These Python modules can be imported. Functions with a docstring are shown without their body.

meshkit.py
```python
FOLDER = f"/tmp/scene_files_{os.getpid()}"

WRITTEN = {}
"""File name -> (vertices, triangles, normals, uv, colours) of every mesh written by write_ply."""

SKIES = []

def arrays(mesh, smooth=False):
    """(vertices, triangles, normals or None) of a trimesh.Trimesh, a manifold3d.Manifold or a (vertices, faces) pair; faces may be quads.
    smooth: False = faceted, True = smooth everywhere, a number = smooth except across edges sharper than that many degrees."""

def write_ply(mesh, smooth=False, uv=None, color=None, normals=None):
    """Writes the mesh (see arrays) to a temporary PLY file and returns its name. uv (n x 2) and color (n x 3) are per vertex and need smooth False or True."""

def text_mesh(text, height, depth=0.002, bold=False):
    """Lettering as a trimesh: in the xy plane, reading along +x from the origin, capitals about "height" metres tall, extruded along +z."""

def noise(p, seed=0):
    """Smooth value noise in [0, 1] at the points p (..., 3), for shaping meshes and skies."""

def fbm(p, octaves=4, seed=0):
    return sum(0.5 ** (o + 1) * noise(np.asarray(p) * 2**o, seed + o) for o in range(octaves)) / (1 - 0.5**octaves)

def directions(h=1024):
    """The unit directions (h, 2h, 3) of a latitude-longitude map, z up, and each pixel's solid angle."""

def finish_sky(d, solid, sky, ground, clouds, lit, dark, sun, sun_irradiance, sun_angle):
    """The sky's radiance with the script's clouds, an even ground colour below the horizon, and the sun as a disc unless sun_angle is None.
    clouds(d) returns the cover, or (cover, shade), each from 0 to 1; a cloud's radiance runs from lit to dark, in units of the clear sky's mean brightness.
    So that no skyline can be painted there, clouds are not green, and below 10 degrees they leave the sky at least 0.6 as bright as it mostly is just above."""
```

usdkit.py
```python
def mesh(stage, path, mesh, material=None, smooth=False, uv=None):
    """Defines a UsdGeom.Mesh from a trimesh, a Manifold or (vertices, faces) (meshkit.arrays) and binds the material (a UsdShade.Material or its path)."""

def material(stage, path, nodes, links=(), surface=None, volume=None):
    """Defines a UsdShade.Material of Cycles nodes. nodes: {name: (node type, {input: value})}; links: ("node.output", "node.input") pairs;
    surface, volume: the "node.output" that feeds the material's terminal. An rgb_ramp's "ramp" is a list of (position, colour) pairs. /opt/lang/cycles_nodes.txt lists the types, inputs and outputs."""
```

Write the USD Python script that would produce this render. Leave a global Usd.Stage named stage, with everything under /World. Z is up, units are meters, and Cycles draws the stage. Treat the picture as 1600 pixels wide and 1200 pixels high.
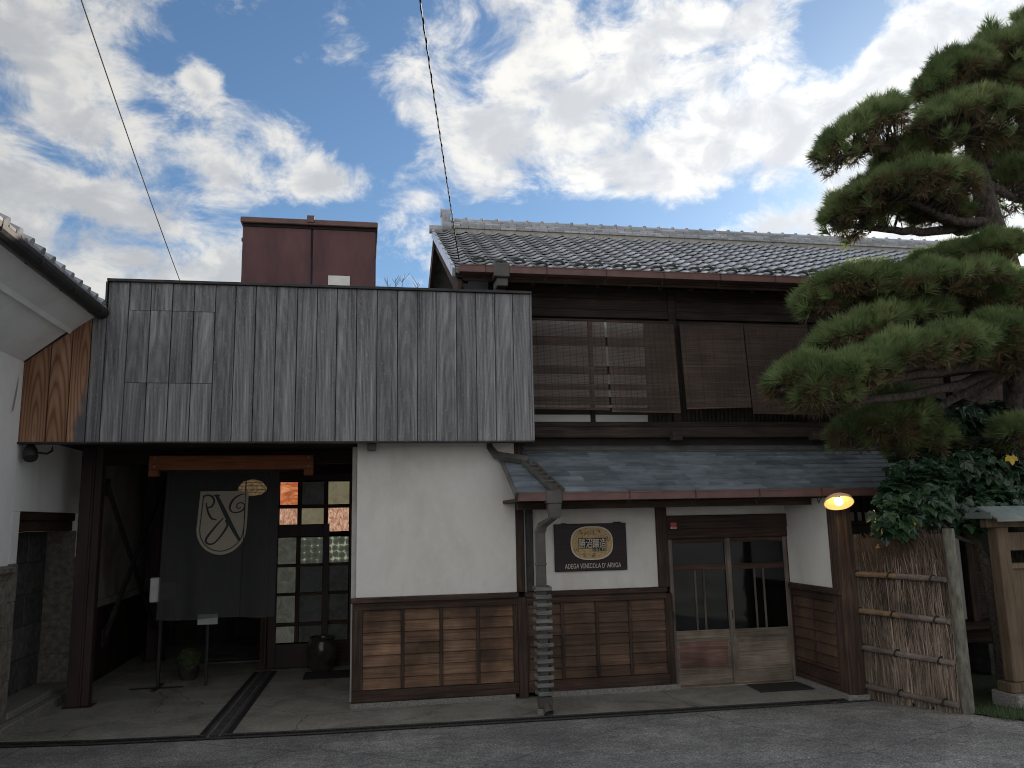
import math, random, numpy as np, trimesh, usdkit, meshkit
from pxr import Usd, UsdGeom, UsdLux, UsdShade, Gf, Sdf, Vt

stage = Usd.Stage.CreateInMemory()
UsdGeom.SetStageUpAxis(stage, 'Z'); UsdGeom.SetStageMetersPerUnit(stage, 1.0)
UsdGeom.Xform.Define(stage, '/World'); UsdGeom.Scope.Define(stage, '/World/Looks')
# ------------------------------------------------------------------ camera
EYE = (0.0, 0.0, 2.2)
yaw, pitch, roll = math.radians(10.54), math.radians(9.45), math.radians(-1.179)
fwd = np.array([math.sin(yaw) * math.cos(pitch), math.cos(yaw) * math.cos(pitch), math.sin(pitch)])
rt0 = np.array([math.cos(yaw), -math.sin(yaw), 0.0]); up0 = np.cross(rt0, fwd)
rt = math.cos(roll) * rt0 + math.sin(roll) * up0; upv = math.cos(roll) * up0 - math.sin(roll) * rt0
cam = UsdGeom.Camera.Define(stage, '/World/camera')
cam.CreateHorizontalApertureAttr(36.0); cam.CreateVerticalApertureAttr(27.0)
cam.CreateFocalLengthAttr(36.0 * 1270 / 1600)
cam.CreateClippingRangeAttr(Gf.Vec2f(0.05, 5000)); cam.CreateExposureAttr(1.05)
M = np.eye(4); M[0, :3] = rt; M[1, :3] = upv; M[2, :3] = -fwd; M[3, :3] = EYE
UsdGeom.Xformable(cam).AddTransformOp().Set(Gf.Matrix4d(*M.flatten().tolist()))
# ------------------------------------------------------------------ sky and sun
SUN_EL, SUN_AZ = math.radians(17.0), math.radians(47.0)
sun_dir = np.array([math.sin(SUN_AZ) * math.cos(SUN_EL), math.cos(SUN_AZ) * math.cos(SUN_EL), math.sin(SUN_EL)])
SKY = 0.09
# cloud banks: direction x y z, half width, half height, tilt, weight
CLOUDS = [(-0.306, 0.885, 0.351, np.float64(0.115), np.float64(0.051), 15, 1), (-0.231, 0.929, 0.291, np.float64(0.157), np.float64(0.043), 5, 1), (-0.326, 0.81, 0.487, np.float64(0.14), np.float64(0.095), 0, 1), (-0.279, 0.865, 0.416, np.float64(0.094), np.float64(0.061), 20, 1), (-0.348, 0.888, 0.301, np.float64(0.154), np.float64(0.073), 15, 1), (-0.236, 0.912, 0.336, np.float64(0.134), np.float64(0.06), 15, 0.95), (-0.172, 0.941, 0.293, np.float64(0.095), np.float64(0.044), 10, 1), (-0.169, 0.904, 0.393, np.float64(0.068), np.float64(0.039), 25, 0.8), (-0.177, 0.861, 0.477, np.float64(0.035), np.float64(0.024), 25, 0.95), (-0.046, 0.918, 0.395, np.float64(0.06), np.float64(0.027), -5, 1), (-0.246, 0.81, 0.533, np.float64(0.078), np.float64(0.033), 0, 0.7), (-0.1, 0.895, 0.436, np.float64(0.029), np.float64(0.018), 0, 0.55), (-0.037, 0.856, 0.516, np.float64(0.039), np.float64(0.029), 0, 0.33), (0.085, 0.852, 0.517, np.float64(0.08), np.float64(0.04), 10, 0.8), (0.156, 0.887, 0.434, np.float64(0.113), np.float64(0.083), 20, 1), (0.226, 0.853, 0.47, np.float64(0.141), np.float64(0.104), 0, 1), (0.326, 0.804, 0.498, np.float64(0.152), np.float64(0.087), 0, 1), (0.365, 0.834, 0.414, np.float64(0.178), np.float64(0.071), 8, 1), (0.457, 0.781, 0.426, np.float64(0.158), np.float64(0.107), 0, 1), (0.403, 0.749, 0.525, np.float64(0.077), np.float64(0.049), -10, 0.9), (0.567, 0.675, 0.472, np.float64(0.138), np.float64(0.079), 0, 1), (0.61, 0.696, 0.38, np.float64(0.173), np.float64(0.1), 0, 1), (0.499, 0.8, 0.334, np.float64(0.138), np.float64(0.04), -5, 0.9), (0.599, 0.745, 0.292, np.float64(0.138), np.float64(0.048), 0, 1), (0.143, 0.912, 0.384, np.float64(0.084), np.float64(0.031), 10, 0.8), (0.159, 0.808, 0.567, np.float64(0.093), np.float64(0.029), 0, 0.6), (0.068, 0.923, 0.38, np.float64(0.046), np.float64(0.019), 10, 0.6), (0.685, 0.615, 0.391, np.float64(0.185), np.float64(0.154), 0, 1), (-0.458, 0.818, 0.347, np.float64(0.151), np.float64(0.181), 0, 1), (0.624, 0.524, 0.58, np.float64(0.226), np.float64(0.141), 0, 0.8), (-0.166, 0.717, 0.677, np.float64(0.183), np.float64(0.092), 0, 0.7), (0.208, 0.701, 0.682, np.float64(0.163), np.float64(0.078), 0, 0.8), (0.429, 0.663, 0.613, np.float64(0.103), np.float64(0.052), 0, 0.7)]
GAPS = [(0.019, 0.845, 0.534, np.float64(0.05), np.float64(0.036), 0, 0.35), (-0.105, 0.849, 0.518, np.float64(0.091), np.float64(0.053), 10, 0.7), (-0.218, 0.87, 0.441, np.float64(0.035), np.float64(0.019), 25, 0.4), (-0.105, 0.928, 0.357, np.float64(0.033), np.float64(0.026), 0, 0.4), (0.493, 0.714, 0.497, np.float64(0.042), np.float64(0.041), 0, 1.1), (0.294, 0.888, 0.355, np.float64(0.199), np.float64(0.024), 3, 0.7), (-0.324, 0.865, 0.384, np.float64(0.05), np.float64(0.017), 15, 0.45), (-0.023, 0.887, 0.461, np.float64(0.051), np.float64(0.044), 0, 0.6), (0.424, 0.834, 0.355, np.float64(0.067), np.float64(0.022), 0, 0.5), (-0.215, 0.846, 0.487, np.float64(0.041), np.float64(0.027), 0, 0.5)]


def sky_material():
    N = {'tc': ('texture_coordinate', {}),
         'sky': ('sky_texture', {'sky_type': 'single_scattering', 'sun_disc': False, 'sun_elevation': SUN_EL, 'sun_rotation': SUN_AZ, 'altitude': 400.0, 'aerosol_density': 0.6}),
         'm1': ('mapping', {'scale': (1.0, 1.0, 1.55)}), 'm2': ('mapping', {'scale': (1.0, 1.0, 1.55), 'location': (0.02, 0.006, 0.02)}),
         'n1': ('noise_texture', {'scale': 10.5, 'detail': 12.0, 'roughness': 0.63, 'distortion': 0.35, 'lacunarity': 2.1}),
         'n2': ('noise_texture', {'scale': 15.0, 'detail': 7.0, 'roughness': 0.55, 'distortion': 0.35, 'lacunarity': 2.1})}
    L = [('tc.generated', 'm1.vector'), ('tc.generated', 'm2.vector'), ('m1.vector', 'n1.vector'), ('m2.vector', 'n2.vector')]

    def blobs(items, tag, how):
        last = None
        for i, (x, y, z, rx, rz, t, w) in enumerate(items):
            a = f'{tag}{i}'
            N[a + 'm'] = ('mapping', {'mapping_type': 'texture', 'location': (x, y, z), 'rotation': (0.0, math.radians(t), 0.0), 'scale': (rx * 1.25, 0.5, rz * 1.25)})
            N[a + 'g'] = ('gradient_texture', {'gradient_type': 'spherical'})
            N[a + 'w'] = ('math', {'math_type': 'multiply', 'value2': float(w)})
            L.extend([('tc.generated', a + 'm.vector'), (a + 'm.vector', a + 'g.vector'), (a + 'g.fac', a + 'w.value1')])
            if last:
                N[a + 'x'] = ('math', {'math_type': how, **({'value3': 0.18} if how == 'smoothmax' else {})})
                L.extend([(last, a + 'x.value1'), (a + 'w.value', a + 'x.value2')]); last = a + 'x.value'
            else:
                last = a + 'w.value'
        return last
    pos, neg = blobs(CLOUDS, 'c', 'smoothmax'), blobs(GAPS, 'g', 'maximum')
    # away from the view the same broken cloud goes on, added for fill light
    N['fm'] = ('mapping', {'mapping_type': 'texture', 'location': (0.16, 0.92, 0.36), 'scale': (1.3, 1.3, 1.15)}); N['fg'] = ('gradient_texture', {'gradient_type': 'spherical'})
    N['fo'] = ('map_range', {'from_min': 0.0, 'from_max': 0.3, 'to_min': 0.78, 'to_max': 0.0, 'clamp': True}); N['fx'] = ('math', {'math_type': 'maximum'})
    L += [('tc.generated', 'fm.vector'), ('fm.vector', 'fg.vector'), ('fg.fac', 'fo.value'), (pos, 'fx.value1'), ('fo.result', 'fx.value2')]; pos = 'fx.value'
    N['bias'] = ('math', {'math_type': 'subtract'}); L += [(pos, 'bias.value1'), (neg, 'bias.value2')]
    for n, src in (('d1', 'n1.fac'), ('d2', 'n2.fac')):     # density = bias + 1.9 * noise
        N[n] = ('math', {'math_type': 'multiply_add', 'value2': 2.9}); L += [(src, n + '.value1'), ('bias.value', n + '.value3')]
    N['cover'] = ('map_range', {'range_type': 'smoothstep', 'from_min': 1.45, 'from_max': 2.2, 'to_min': 0.0, 'to_max': 0.95, 'clamp': True}); L.append(('d1.value', 'cover.value'))
    # thick towards the sun = darker belly; thin towards the sun = bright rim
    N['thick'] = ('map_range', {'range_type': 'smoothstep', 'from_min': 1.6, 'from_max': 2.6, 'to_min': 1.0, 'to_max': 0.0, 'clamp': True}); L.append(('d2.value', 'thick.value'))
    N['tone'] = ('rgb_ramp', {'ramp': CLOUD_TONES}); L.append(('thick.result', 'tone.fac'))
    # clouds near the sun are brighter: scale by a wide lobe round the sun direction
    N['sm'] = ('mapping', {'mapping_type': 'texture', 'location': tuple(sun_dir), 'scale': (1.3, 1.3, 1.3)}); N['sg'] = ('gradient_texture', {'gradient_type': 'spherical'})
    N['sb'] = ('math', {'math_type': 'multiply_add', 'value2': CLOUD_NEAR_SUN, 'value3': CLOUD_BASE})
    # unseen clouds opposite the sun, brightened to add fill light on the shaded front
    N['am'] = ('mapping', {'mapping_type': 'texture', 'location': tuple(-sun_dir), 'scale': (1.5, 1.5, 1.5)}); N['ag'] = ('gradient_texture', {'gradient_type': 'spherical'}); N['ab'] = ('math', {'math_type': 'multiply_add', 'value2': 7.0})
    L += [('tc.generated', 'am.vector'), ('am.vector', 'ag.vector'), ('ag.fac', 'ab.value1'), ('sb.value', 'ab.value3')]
    N['ct'] = ('mix_color', {'blend_type': 'multiply', 'fac': 1.0, 'use_clamp': False}); N['cc'] = ('combine_color', {})
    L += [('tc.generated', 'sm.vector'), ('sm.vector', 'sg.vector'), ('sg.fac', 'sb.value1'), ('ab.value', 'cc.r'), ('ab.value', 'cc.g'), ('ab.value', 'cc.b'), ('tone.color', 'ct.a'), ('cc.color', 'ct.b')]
    N['st'] = ('mix_color', {'blend_type': 'multiply', 'fac': 1.0, 'b': SKY_TINT, 'use_clamp': False}); L.append(('sky.color', 'st.a'))
    N['mix'] = ('mix_color', {'use_clamp': False}); L += [('cover.result', 'mix.fac'), ('st.result', 'mix.a'), ('ct.result', 'mix.b')]
    N['bg'] = ('background_shader', {'strength': SKY}); L.append(('mix.result', 'bg.color'))
    return usdkit.material(stage, '/World/Looks/sky', N, L, surface='bg.background')


CLOUD_TONES = [(0.0, (0.66, 0.675, 0.70)), (0.4, (0.78, 0.79, 0.80)), (0.7, (0.92, 0.91, 0.88)), (1.0, (1.0, 0.98, 0.93))]
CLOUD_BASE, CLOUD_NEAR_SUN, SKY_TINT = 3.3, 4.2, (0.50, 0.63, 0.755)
dome = UsdLux.DomeLight.Define(stage, '/World/sky'); dome.CreateIntensityAttr(1.0)
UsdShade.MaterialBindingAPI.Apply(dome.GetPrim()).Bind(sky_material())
dome.GetPrim().SetCustomDataByKey('kind', 'structure')
sun = UsdLux.DistantLight.Define(stage, '/World/sun')
sun.CreateIntensityAttr(0.9); sun.CreateAngleAttr(0.5); sun.CreateNormalizeAttr(True); sun.CreateColorAttr(Gf.Vec3f(1.0, 0.88, 0.72))
sz = sun_dir; sx = np.cross([0, 0, 1.0], sz); sx /= np.linalg.norm(sx); sy = np.cross(sz, sx)
S = np.eye(4); S[0, :3] = sx; S[1, :3] = sy; S[2, :3] = sz
UsdGeom.Xformable(sun).AddTransformOp().Set(Gf.Matrix4d(*S.flatten().tolist()))

# ------------------------------------------------------------------ helpers
rng = np.random.default_rng(11)
NAMES = {}


class Node:
    def __init__(self, path, org=(0.0, 0.0, 0.0)):
        self.path, self.org = path, np.array(org, float)

    def prim(self):
        return stage.GetPrimAtPath(self.path)


def free(parent, name):
    k = (parent, name); n = NAMES.get(k, 0); NAMES[k] = n + 1
    return f'{parent}/{name}' if n == 0 else f'{parent}/{name}_{n:03d}'


def tag(o, label=None, cat=None, group=None, kind=None):
    for k, v in (('label', label), ('category', cat), ('group', group), ('kind', kind)):
        if v:
            o.prim().SetCustomDataByKey(k, v)
    return o


def thing(name, label, cat, org=(0, 0, 0), group=None):
    path = free('/World', name)
    x = UsdGeom.Xform.Define(stage, path); x.AddTranslateOp().Set(Gf.Vec3d(*map(float, org)))
    return tag(Node(path, org), label, cat, group)


def obj(name, mesh, m, parent=None, smooth=False, label=None, kind=None, at=None):
    if isinstance(mesh, trimesh.Trimesh):
        mesh = (np.array(mesh.vertices), np.array(mesh.faces))
    v, f = mesh
    org = parent.org if parent else np.zeros(3)
    path = free(parent.path if parent else '/World', name)
    g = usdkit.mesh(stage, path, (np.asarray(v, float) - (org if at is None else np.array(at, float)), f), m, smooth=smooth)
    if at is not None:
        g.AddTranslateOp().Set(Gf.Vec3d(*(np.array(at, float) - org)))
    return tag(Node(path, org), label=label, kind=kind)


def join(ms):
    vs, fs, n = [], [], 0
    for v, f in ms:
        v, f = np.asarray(v, float), np.asarray(f, int)
        if f.shape[1] == 4:
            f = np.vstack([f[:, [0, 1, 2]], f[:, [0, 2, 3]]])
        vs.append(v); fs.append(f + n); n += len(v)
    return np.vstack(vs), np.vstack(fs)


def _cham():
    s, t = [], []
    for sx in (-1, 1):
        for sy in (-1, 1):
            for sz in (-1, 1):
                for a in range(3):
                    s.append((sx, sy, sz)); t.append([0 if k == a else 1 for k in range(3)])
    s, t = np.array(s, float), np.array(t, float)
    h = trimesh.convex.convex_hull(s - 0.2 * s * t)
    pts = s - 0.2 * s * t
    idx = [int(np.argmin(((pts - q) ** 2).sum(1))) for q in h.vertices]
    f = np.array(idx)[h.faces]
    return s, t, f


CS, CT, CF = _cham()


def box(x0, x1, y0, y1, z0, z1, c=0.004):
    """A box with chamfered edges."""
    a, b = np.array([x0, y0, z0], float), np.array([x1, y1, z1], float)
    c = min(c, 0.3 * float((b - a).min()))
    return (a + b) / 2 + CS * (b - a) / 2 - CS * CT * c, CF


def prism_xz(poly, y0, y1):
    """A convex outline (x, z) extruded from y0 (front) to y1."""
    n = len(poly)
    v = [(x, y0, z) for x, z in poly] + [(x, y1, z) for x, z in poly]
    f = [(0, i, i + 1) for i in range(1, n - 1)] + [(n, n + i + 1, n + i) for i in range(1, n - 1)]
    for i in range(n):
        j = (i + 1) % n
        f += [(i, n + i, n + j), (i, n + j, j)]
    v, f = np.array(v, float), np.array(f)
    t = trimesh.Trimesh(v, f, process=False)
    if t.volume < 0:
        f = f[:, ::-1]
    return v, f


def prism_yz(poly, x0, x1):
    v, f = prism_xz([(y, z) for y, z in poly], x0, x1)
    v = v[:, [1, 0, 2]]
    return v, f[:, ::-1]


def tube(pts, radii, sides=8, caps=True):
    p = np.asarray(pts, float); n = len(p)
    r = np.broadcast_to(np.asarray(radii, float), (n,))
    t = np.gradient(p, axis=0); t /= np.linalg.norm(t, axis=1, keepdims=True) + 1e-12
    ref = np.array([0, 0, 1.0]) if abs(t[:, 2]).mean() < 0.8 else np.array([1.0, 0, 0])
    a = np.cross(t, ref); a /= np.linalg.norm(a, axis=1, keepdims=True) + 1e-12
    b = np.cross(t, a); an = np.arange(sides) * 2 * np.pi / sides
    v = (p[:, None] + r[:, None, None] * (np.cos(an)[None, :, None] * a[:, None] + np.sin(an)[None, :, None] * b[:, None])).reshape(-1, 3)
    f = []
    for i in range(n - 1):
        for j in range(sides):
            k = (j + 1) % sides
            f += [(i * sides + j, (i + 1) * sides + j, (i + 1) * sides + k), (i * sides + j, (i + 1) * sides + k, i * sides + k)]
    if caps:
        v = np.vstack([v, p[0], p[-1]]); c0, c1 = n * sides, n * sides + 1
        for j in range(sides):
            k = (j + 1) % sides
            f += [(c0, j, k), (c1, (n - 1) * sides + k, (n - 1) * sides + j)]
    return v, np.array(f)


def lathe(prof, at, sides=24):
    """prof: (radius, z) from bottom to top."""
    pr = np.array(prof, float); an = np.arange(sides) * 2 * np.pi / sides
    v = np.stack([pr[:, None, 0] * np.cos(an), pr[:, None, 0] * np.sin(an), np.repeat(pr[:, 1:], sides, 1)], -1).reshape(-1, 3)
    f = []
    for i in range(len(pr) - 1):
        for j in range(sides):
            k = (j + 1) % sides
            f += [(i * sides + j, i * sides + k, (i + 1) * sides + k), (i * sides + j, (i + 1) * sides + k, (i + 1) * sides + j)]
    return v + np.array(at, float), np.array(f)


def rot(mesh, R, at):
    v, f = mesh
    return np.asarray(v) @ np.asarray(R).T + np.array(at, float), f


def frame_from(n, up=(0, 0, 1)):
    """Rotation whose third column is n."""
    n = np.array(n, float); n /= np.linalg.norm(n)
    x = np.cross(up, n); x = x / np.linalg.norm(x) if np.linalg.norm(x) > 1e-6 else np.array([1.0, 0, 0])
    return np.stack([x, np.cross(n, x), n], 1)


# ------------------------------------------------------------------ materials
LOOK = {}


def mat(name, N, L, surface='p.BSDF', volume=None):
    LOOK[name] = usdkit.material(stage, '/World/Looks/' + name, N, L, surface=surface, volume=volume)
    return LOOK[name]


def base_nodes(scale, seedmul=31.7, own=False, slide=0.5):
    """Position in the place, shifted by a random amount for each object."""
    N = {'geo': ('geometry', {}), 'oi': ('object_info', {}), 'rm': ('math', {'math_type': 'multiply', 'value2': seedmul}), 'cx': ('combine_xyz', {}),
         'add': ('mix_color', {'blend_type': 'add', 'fac': 1.0, 'use_clamp': False}), 'map': ('mapping', {'scale': scale})}
    L = [('oi.random', 'rm.value1'), ('rm.value', 'cx.x'), ('rm.value', 'cx.y'), ('rm.value', 'cx.z'), ('geo.position', 'add.a'), ('cx.vector', 'add.b'), ('add.result', 'map.vector')]
    if own:                                        # the piece's own coordinates, slid a little along its length
        N['tc'] = ('texture_coordinate', {}); N['rz'] = ('math', {'math_type': 'multiply', 'value2': 2.3}); N['rx'] = ('math', {'math_type': 'multiply_add', 'value2': slide, 'value3': -slide / 2})
        N['fr'] = ('math', {'math_type': 'fraction'}); N['r7'] = ('math', {'math_type': 'multiply', 'value2': 7.31})
        L = [('oi.random', 'rz.value1'), ('oi.random', 'r7.value1'), ('r7.value', 'fr.value1'), ('fr.value', 'rx.value1'), ('rz.value', 'cx.z'), ('rx.value', 'cx.x'), ('tc.object', 'add.a'), ('cx.vector', 'add.b'), ('add.result', 'map.vector')]
        del N['rm'], N['geo']
    return N, L


def wood(name, ramp, axis='z', fine=38.0, along=1.6, vary=(0.75, 1.2), rough=0.75, bump=0.25, blotch=0.35, spec=0.3):
    sc = {'x': (along, fine, fine), 'y': (fine, along, fine), 'z': (fine, fine, along)}[axis]
    N, L = base_nodes(sc)
    N.update({'n1': ('noise_texture', {'scale': 1.0, 'detail': 7.0, 'roughness': 0.62, 'distortion': 0.8}),
              'r1': ('rgb_ramp', {'ramp': ramp}),
              'n2': ('noise_texture', {'scale': 2.3, 'detail': 3.0}),
              'b2': ('map_range', {'from_min': 0.3, 'from_max': 0.7, 'to_min': 1.0 - blotch, 'to_max': 1.0 + blotch, 'clamp': True}),
              'rv': ('map_range', {'from_min': 0.0, 'from_max': 1.0, 'to_min': vary[0], 'to_max': vary[1]}),
              'mm': ('math', {'math_type': 'multiply'}), 'cc': ('combine_color', {}),
              'mul': ('mix_color', {'blend_type': 'multiply', 'fac': 1.0, 'use_clamp': False}),
              'bp': ('bump', {'strength': bump, 'distance': 0.004}),
              'p': ('principled_bsdf', {'roughness': rough, 'specular_ior_level': spec})})
    L += [('map.vector', 'n1.vector'), ('n1.fac', 'r1.fac'), ('geo.position', 'n2.vector'), ('n2.fac', 'b2.value'), ('oi.random', 'rv.value'), ('b2.result', 'mm.value1'), ('rv.result', 'mm.value2'),
          ('mm.value', 'cc.r'), ('mm.value', 'cc.g'), ('mm.value', 'cc.b'), ('r1.color', 'mul.a'), ('cc.color', 'mul.b'), ('mul.result', 'p.base_color'), ('n1.fac', 'bp.height'), ('bp.normal', 'p.normal')]
    return mat(name, N, L)


def plain(name, c0, c1, scale=6.0, rough=0.7, metallic=0.0, bump=0.0, detail=6.0, lo=0.35, hi=0.65, vary=(1.0, 1.0), spec=0.4, stretch=(1, 1, 1), dist=0.01):
    N, L = base_nodes(tuple(scale * s for s in stretch), 0.0 if vary == (1.0, 1.0) else 31.7)
    N.update({'n': ('noise_texture', {'scale': 1.0, 'detail': detail, 'roughness': 0.6}), 'r': ('rgb_ramp', {'ramp': [(0, c0), (lo, c0), (hi, c1), (1, c1)]}),
              'rv': ('map_range', {'to_min': vary[0], 'to_max': vary[1]}), 'cc': ('combine_color', {}), 'mul': ('mix_color', {'blend_type': 'multiply', 'fac': 1.0, 'use_clamp': False}),
              'p': ('principled_bsdf', {'roughness': rough, 'metallic': metallic, 'specular_ior_level': spec})})
    L += [('map.vector', 'n.vector'), ('n.fac', 'r.fac'), ('oi.random', 'rv.value'), ('rv.result', 'cc.r'), ('rv.result', 'cc.g'), ('rv.result', 'cc.b'), ('r.color', 'mul.a'), ('cc.color', 'mul.b'), ('mul.result', 'p.base_color')]
    if bump:
        N['b'] = ('bump', {'strength': bump, 'distance': dist}); L += [('n.fac', 'b.height'), ('b.normal', 'p.normal')]
    return mat(name, N, L)


dark_wood = wood('dark_wood', [(0.3, (0.016, 0.011, 0.009)), (0.5, (0.045, 0.026, 0.019)), (0.7, (0.085, 0.05, 0.036))], 'x', vary=(0.8, 1.2))
upper_wood = wood('shaded_upper_wood', [(0.3, (0.009, 0.007, 0.006)), (0.5, (0.026, 0.018, 0.015)), (0.7, (0.055, 0.038, 0.031))], 'x', vary=(0.8, 1.2))  # darker copy of dark_wood: shade under the eave put into the colour
dark_wood_v = wood('dark_wood_upright', [(0.3, (0.014, 0.010, 0.008)), (0.5, (0.042, 0.026, 0.019)), (0.7, (0.085, 0.052, 0.038))], 'z', vary=(0.8, 1.2))
board_wood = wood('wainscot_board', [(0.28, (0.075, 0.042, 0.025)), (0.5, (0.145, 0.082, 0.05)), (0.72, (0.225, 0.135, 0.085))], 'x', fine=60, vary=(0.7, 1.3), blotch=0.6)
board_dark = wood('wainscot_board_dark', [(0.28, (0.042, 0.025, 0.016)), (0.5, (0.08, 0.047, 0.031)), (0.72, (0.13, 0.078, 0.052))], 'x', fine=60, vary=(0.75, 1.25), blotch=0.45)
door_wood = wood('weathered_door_wood', [(0.28, (0.09, 0.07, 0.058)), (0.5, (0.17, 0.135, 0.113)), (0.72, (0.26, 0.215, 0.185))], 'z', vary=(0.85, 1.15), blotch=0.4)
door_bar = wood('door_muntin_wood', [(0.28, (0.045, 0.036, 0.03)), (0.5, (0.085, 0.068, 0.057)), (0.72, (0.13, 0.108, 0.092))], 'z')
door_wood_h = wood('weathered_door_rail', [(0.28, (0.105, 0.082, 0.063)), (0.5, (0.185, 0.147, 0.115)), (0.72, (0.28, 0.23, 0.185))], 'x', vary=(0.85, 1.15), blotch=0.4)
door_red = wood('door_panel_wood', [(0.28, (0.08, 0.042, 0.033)), (0.5, (0.15, 0.08, 0.064)), (0.72, (0.22, 0.135, 0.112))], 'x', vary=(0.8, 1.2), blotch=0.5)
gate_wood = wood('gate_wood', [(0.28, (0.06, 0.041, 0.026)), (0.5, (0.115, 0.08, 0.052)), (0.72, (0.165, 0.118, 0.08))], 'z', vary=(0.85, 1.15), blotch=0.25)
beam_wood = wood('banner_beam_wood', [(0.28, (0.15, 0.05, 0.022)), (0.5, (0.25, 0.088, 0.04)), (0.72, (0.33, 0.13, 0.06))], 'x', vary=(0.9, 1.1), blotch=0.2)
bamboo = wood('bamboo_pole', [(0.28, (0.07, 0.055, 0.05)), (0.5, (0.14, 0.115, 0.10)), (0.72, (0.2, 0.165, 0.145))], 'y', vary=(0.85, 1.15), blotch=0.3, rough=0.5)
bamboo_tan = wood('bamboo_pole_tan', [(0.28, (0.11, 0.07, 0.042)), (0.5, (0.19, 0.125, 0.075)), (0.72, (0.25, 0.175, 0.11))], 'y', vary=(0.85, 1.15), blotch=0.3, rough=0.5)
twig_wood = wood('brushwood', [(0.28, (0.13, 0.095, 0.072)), (0.5, (0.25, 0.19, 0.145)), (0.72, (0.4, 0.32, 0.25))], 'z', vary=(0.35, 1.3), blotch=0.4, bump=0.1)
twig_dark = wood('brushwood_fine', [(0.28, (0.04, 0.027, 0.02)), (0.5, (0.09, 0.062, 0.045)), (0.72, (0.16, 0.118, 0.088))], 'z', vary=(0.6, 1.2), blotch=0.4, bump=0.1)
rung_wood = wood('grey_rung_wood', [(0.28, (0.05, 0.048, 0.045)), (0.5, (0.13, 0.125, 0.12)), (0.72, (0.22, 0.215, 0.205))], 'x', vary=(0.8, 1.2), blotch=0.3)
reed = wood('blind_reed', [(0.28, (0.045, 0.03, 0.024)), (0.5, (0.08, 0.056, 0.045)), (0.72, (0.13, 0.095, 0.078))], 'x', fine=60, along=0.9, vary=(0.8, 1.2), blotch=0.25, bump=0.0)
bark = plain('pine_bark', (0.022, 0.017, 0.014), (0.10, 0.082, 0.07), 26.0, 0.95, bump=0.9, stretch=(1, 1, 0.45), dist=0.03)
post_bark = plain('mossy_post', (0.075, 0.07, 0.055), (0.17, 0.165, 0.135), 22.0, 0.95, bump=0.3, stretch=(1, 1, 0.3))
stem_bark = plain('shrub_bark', (0.05, 0.04, 0.032), (0.13, 0.11, 0.09), 30.0, 0.9, bump=0.4)


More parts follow.
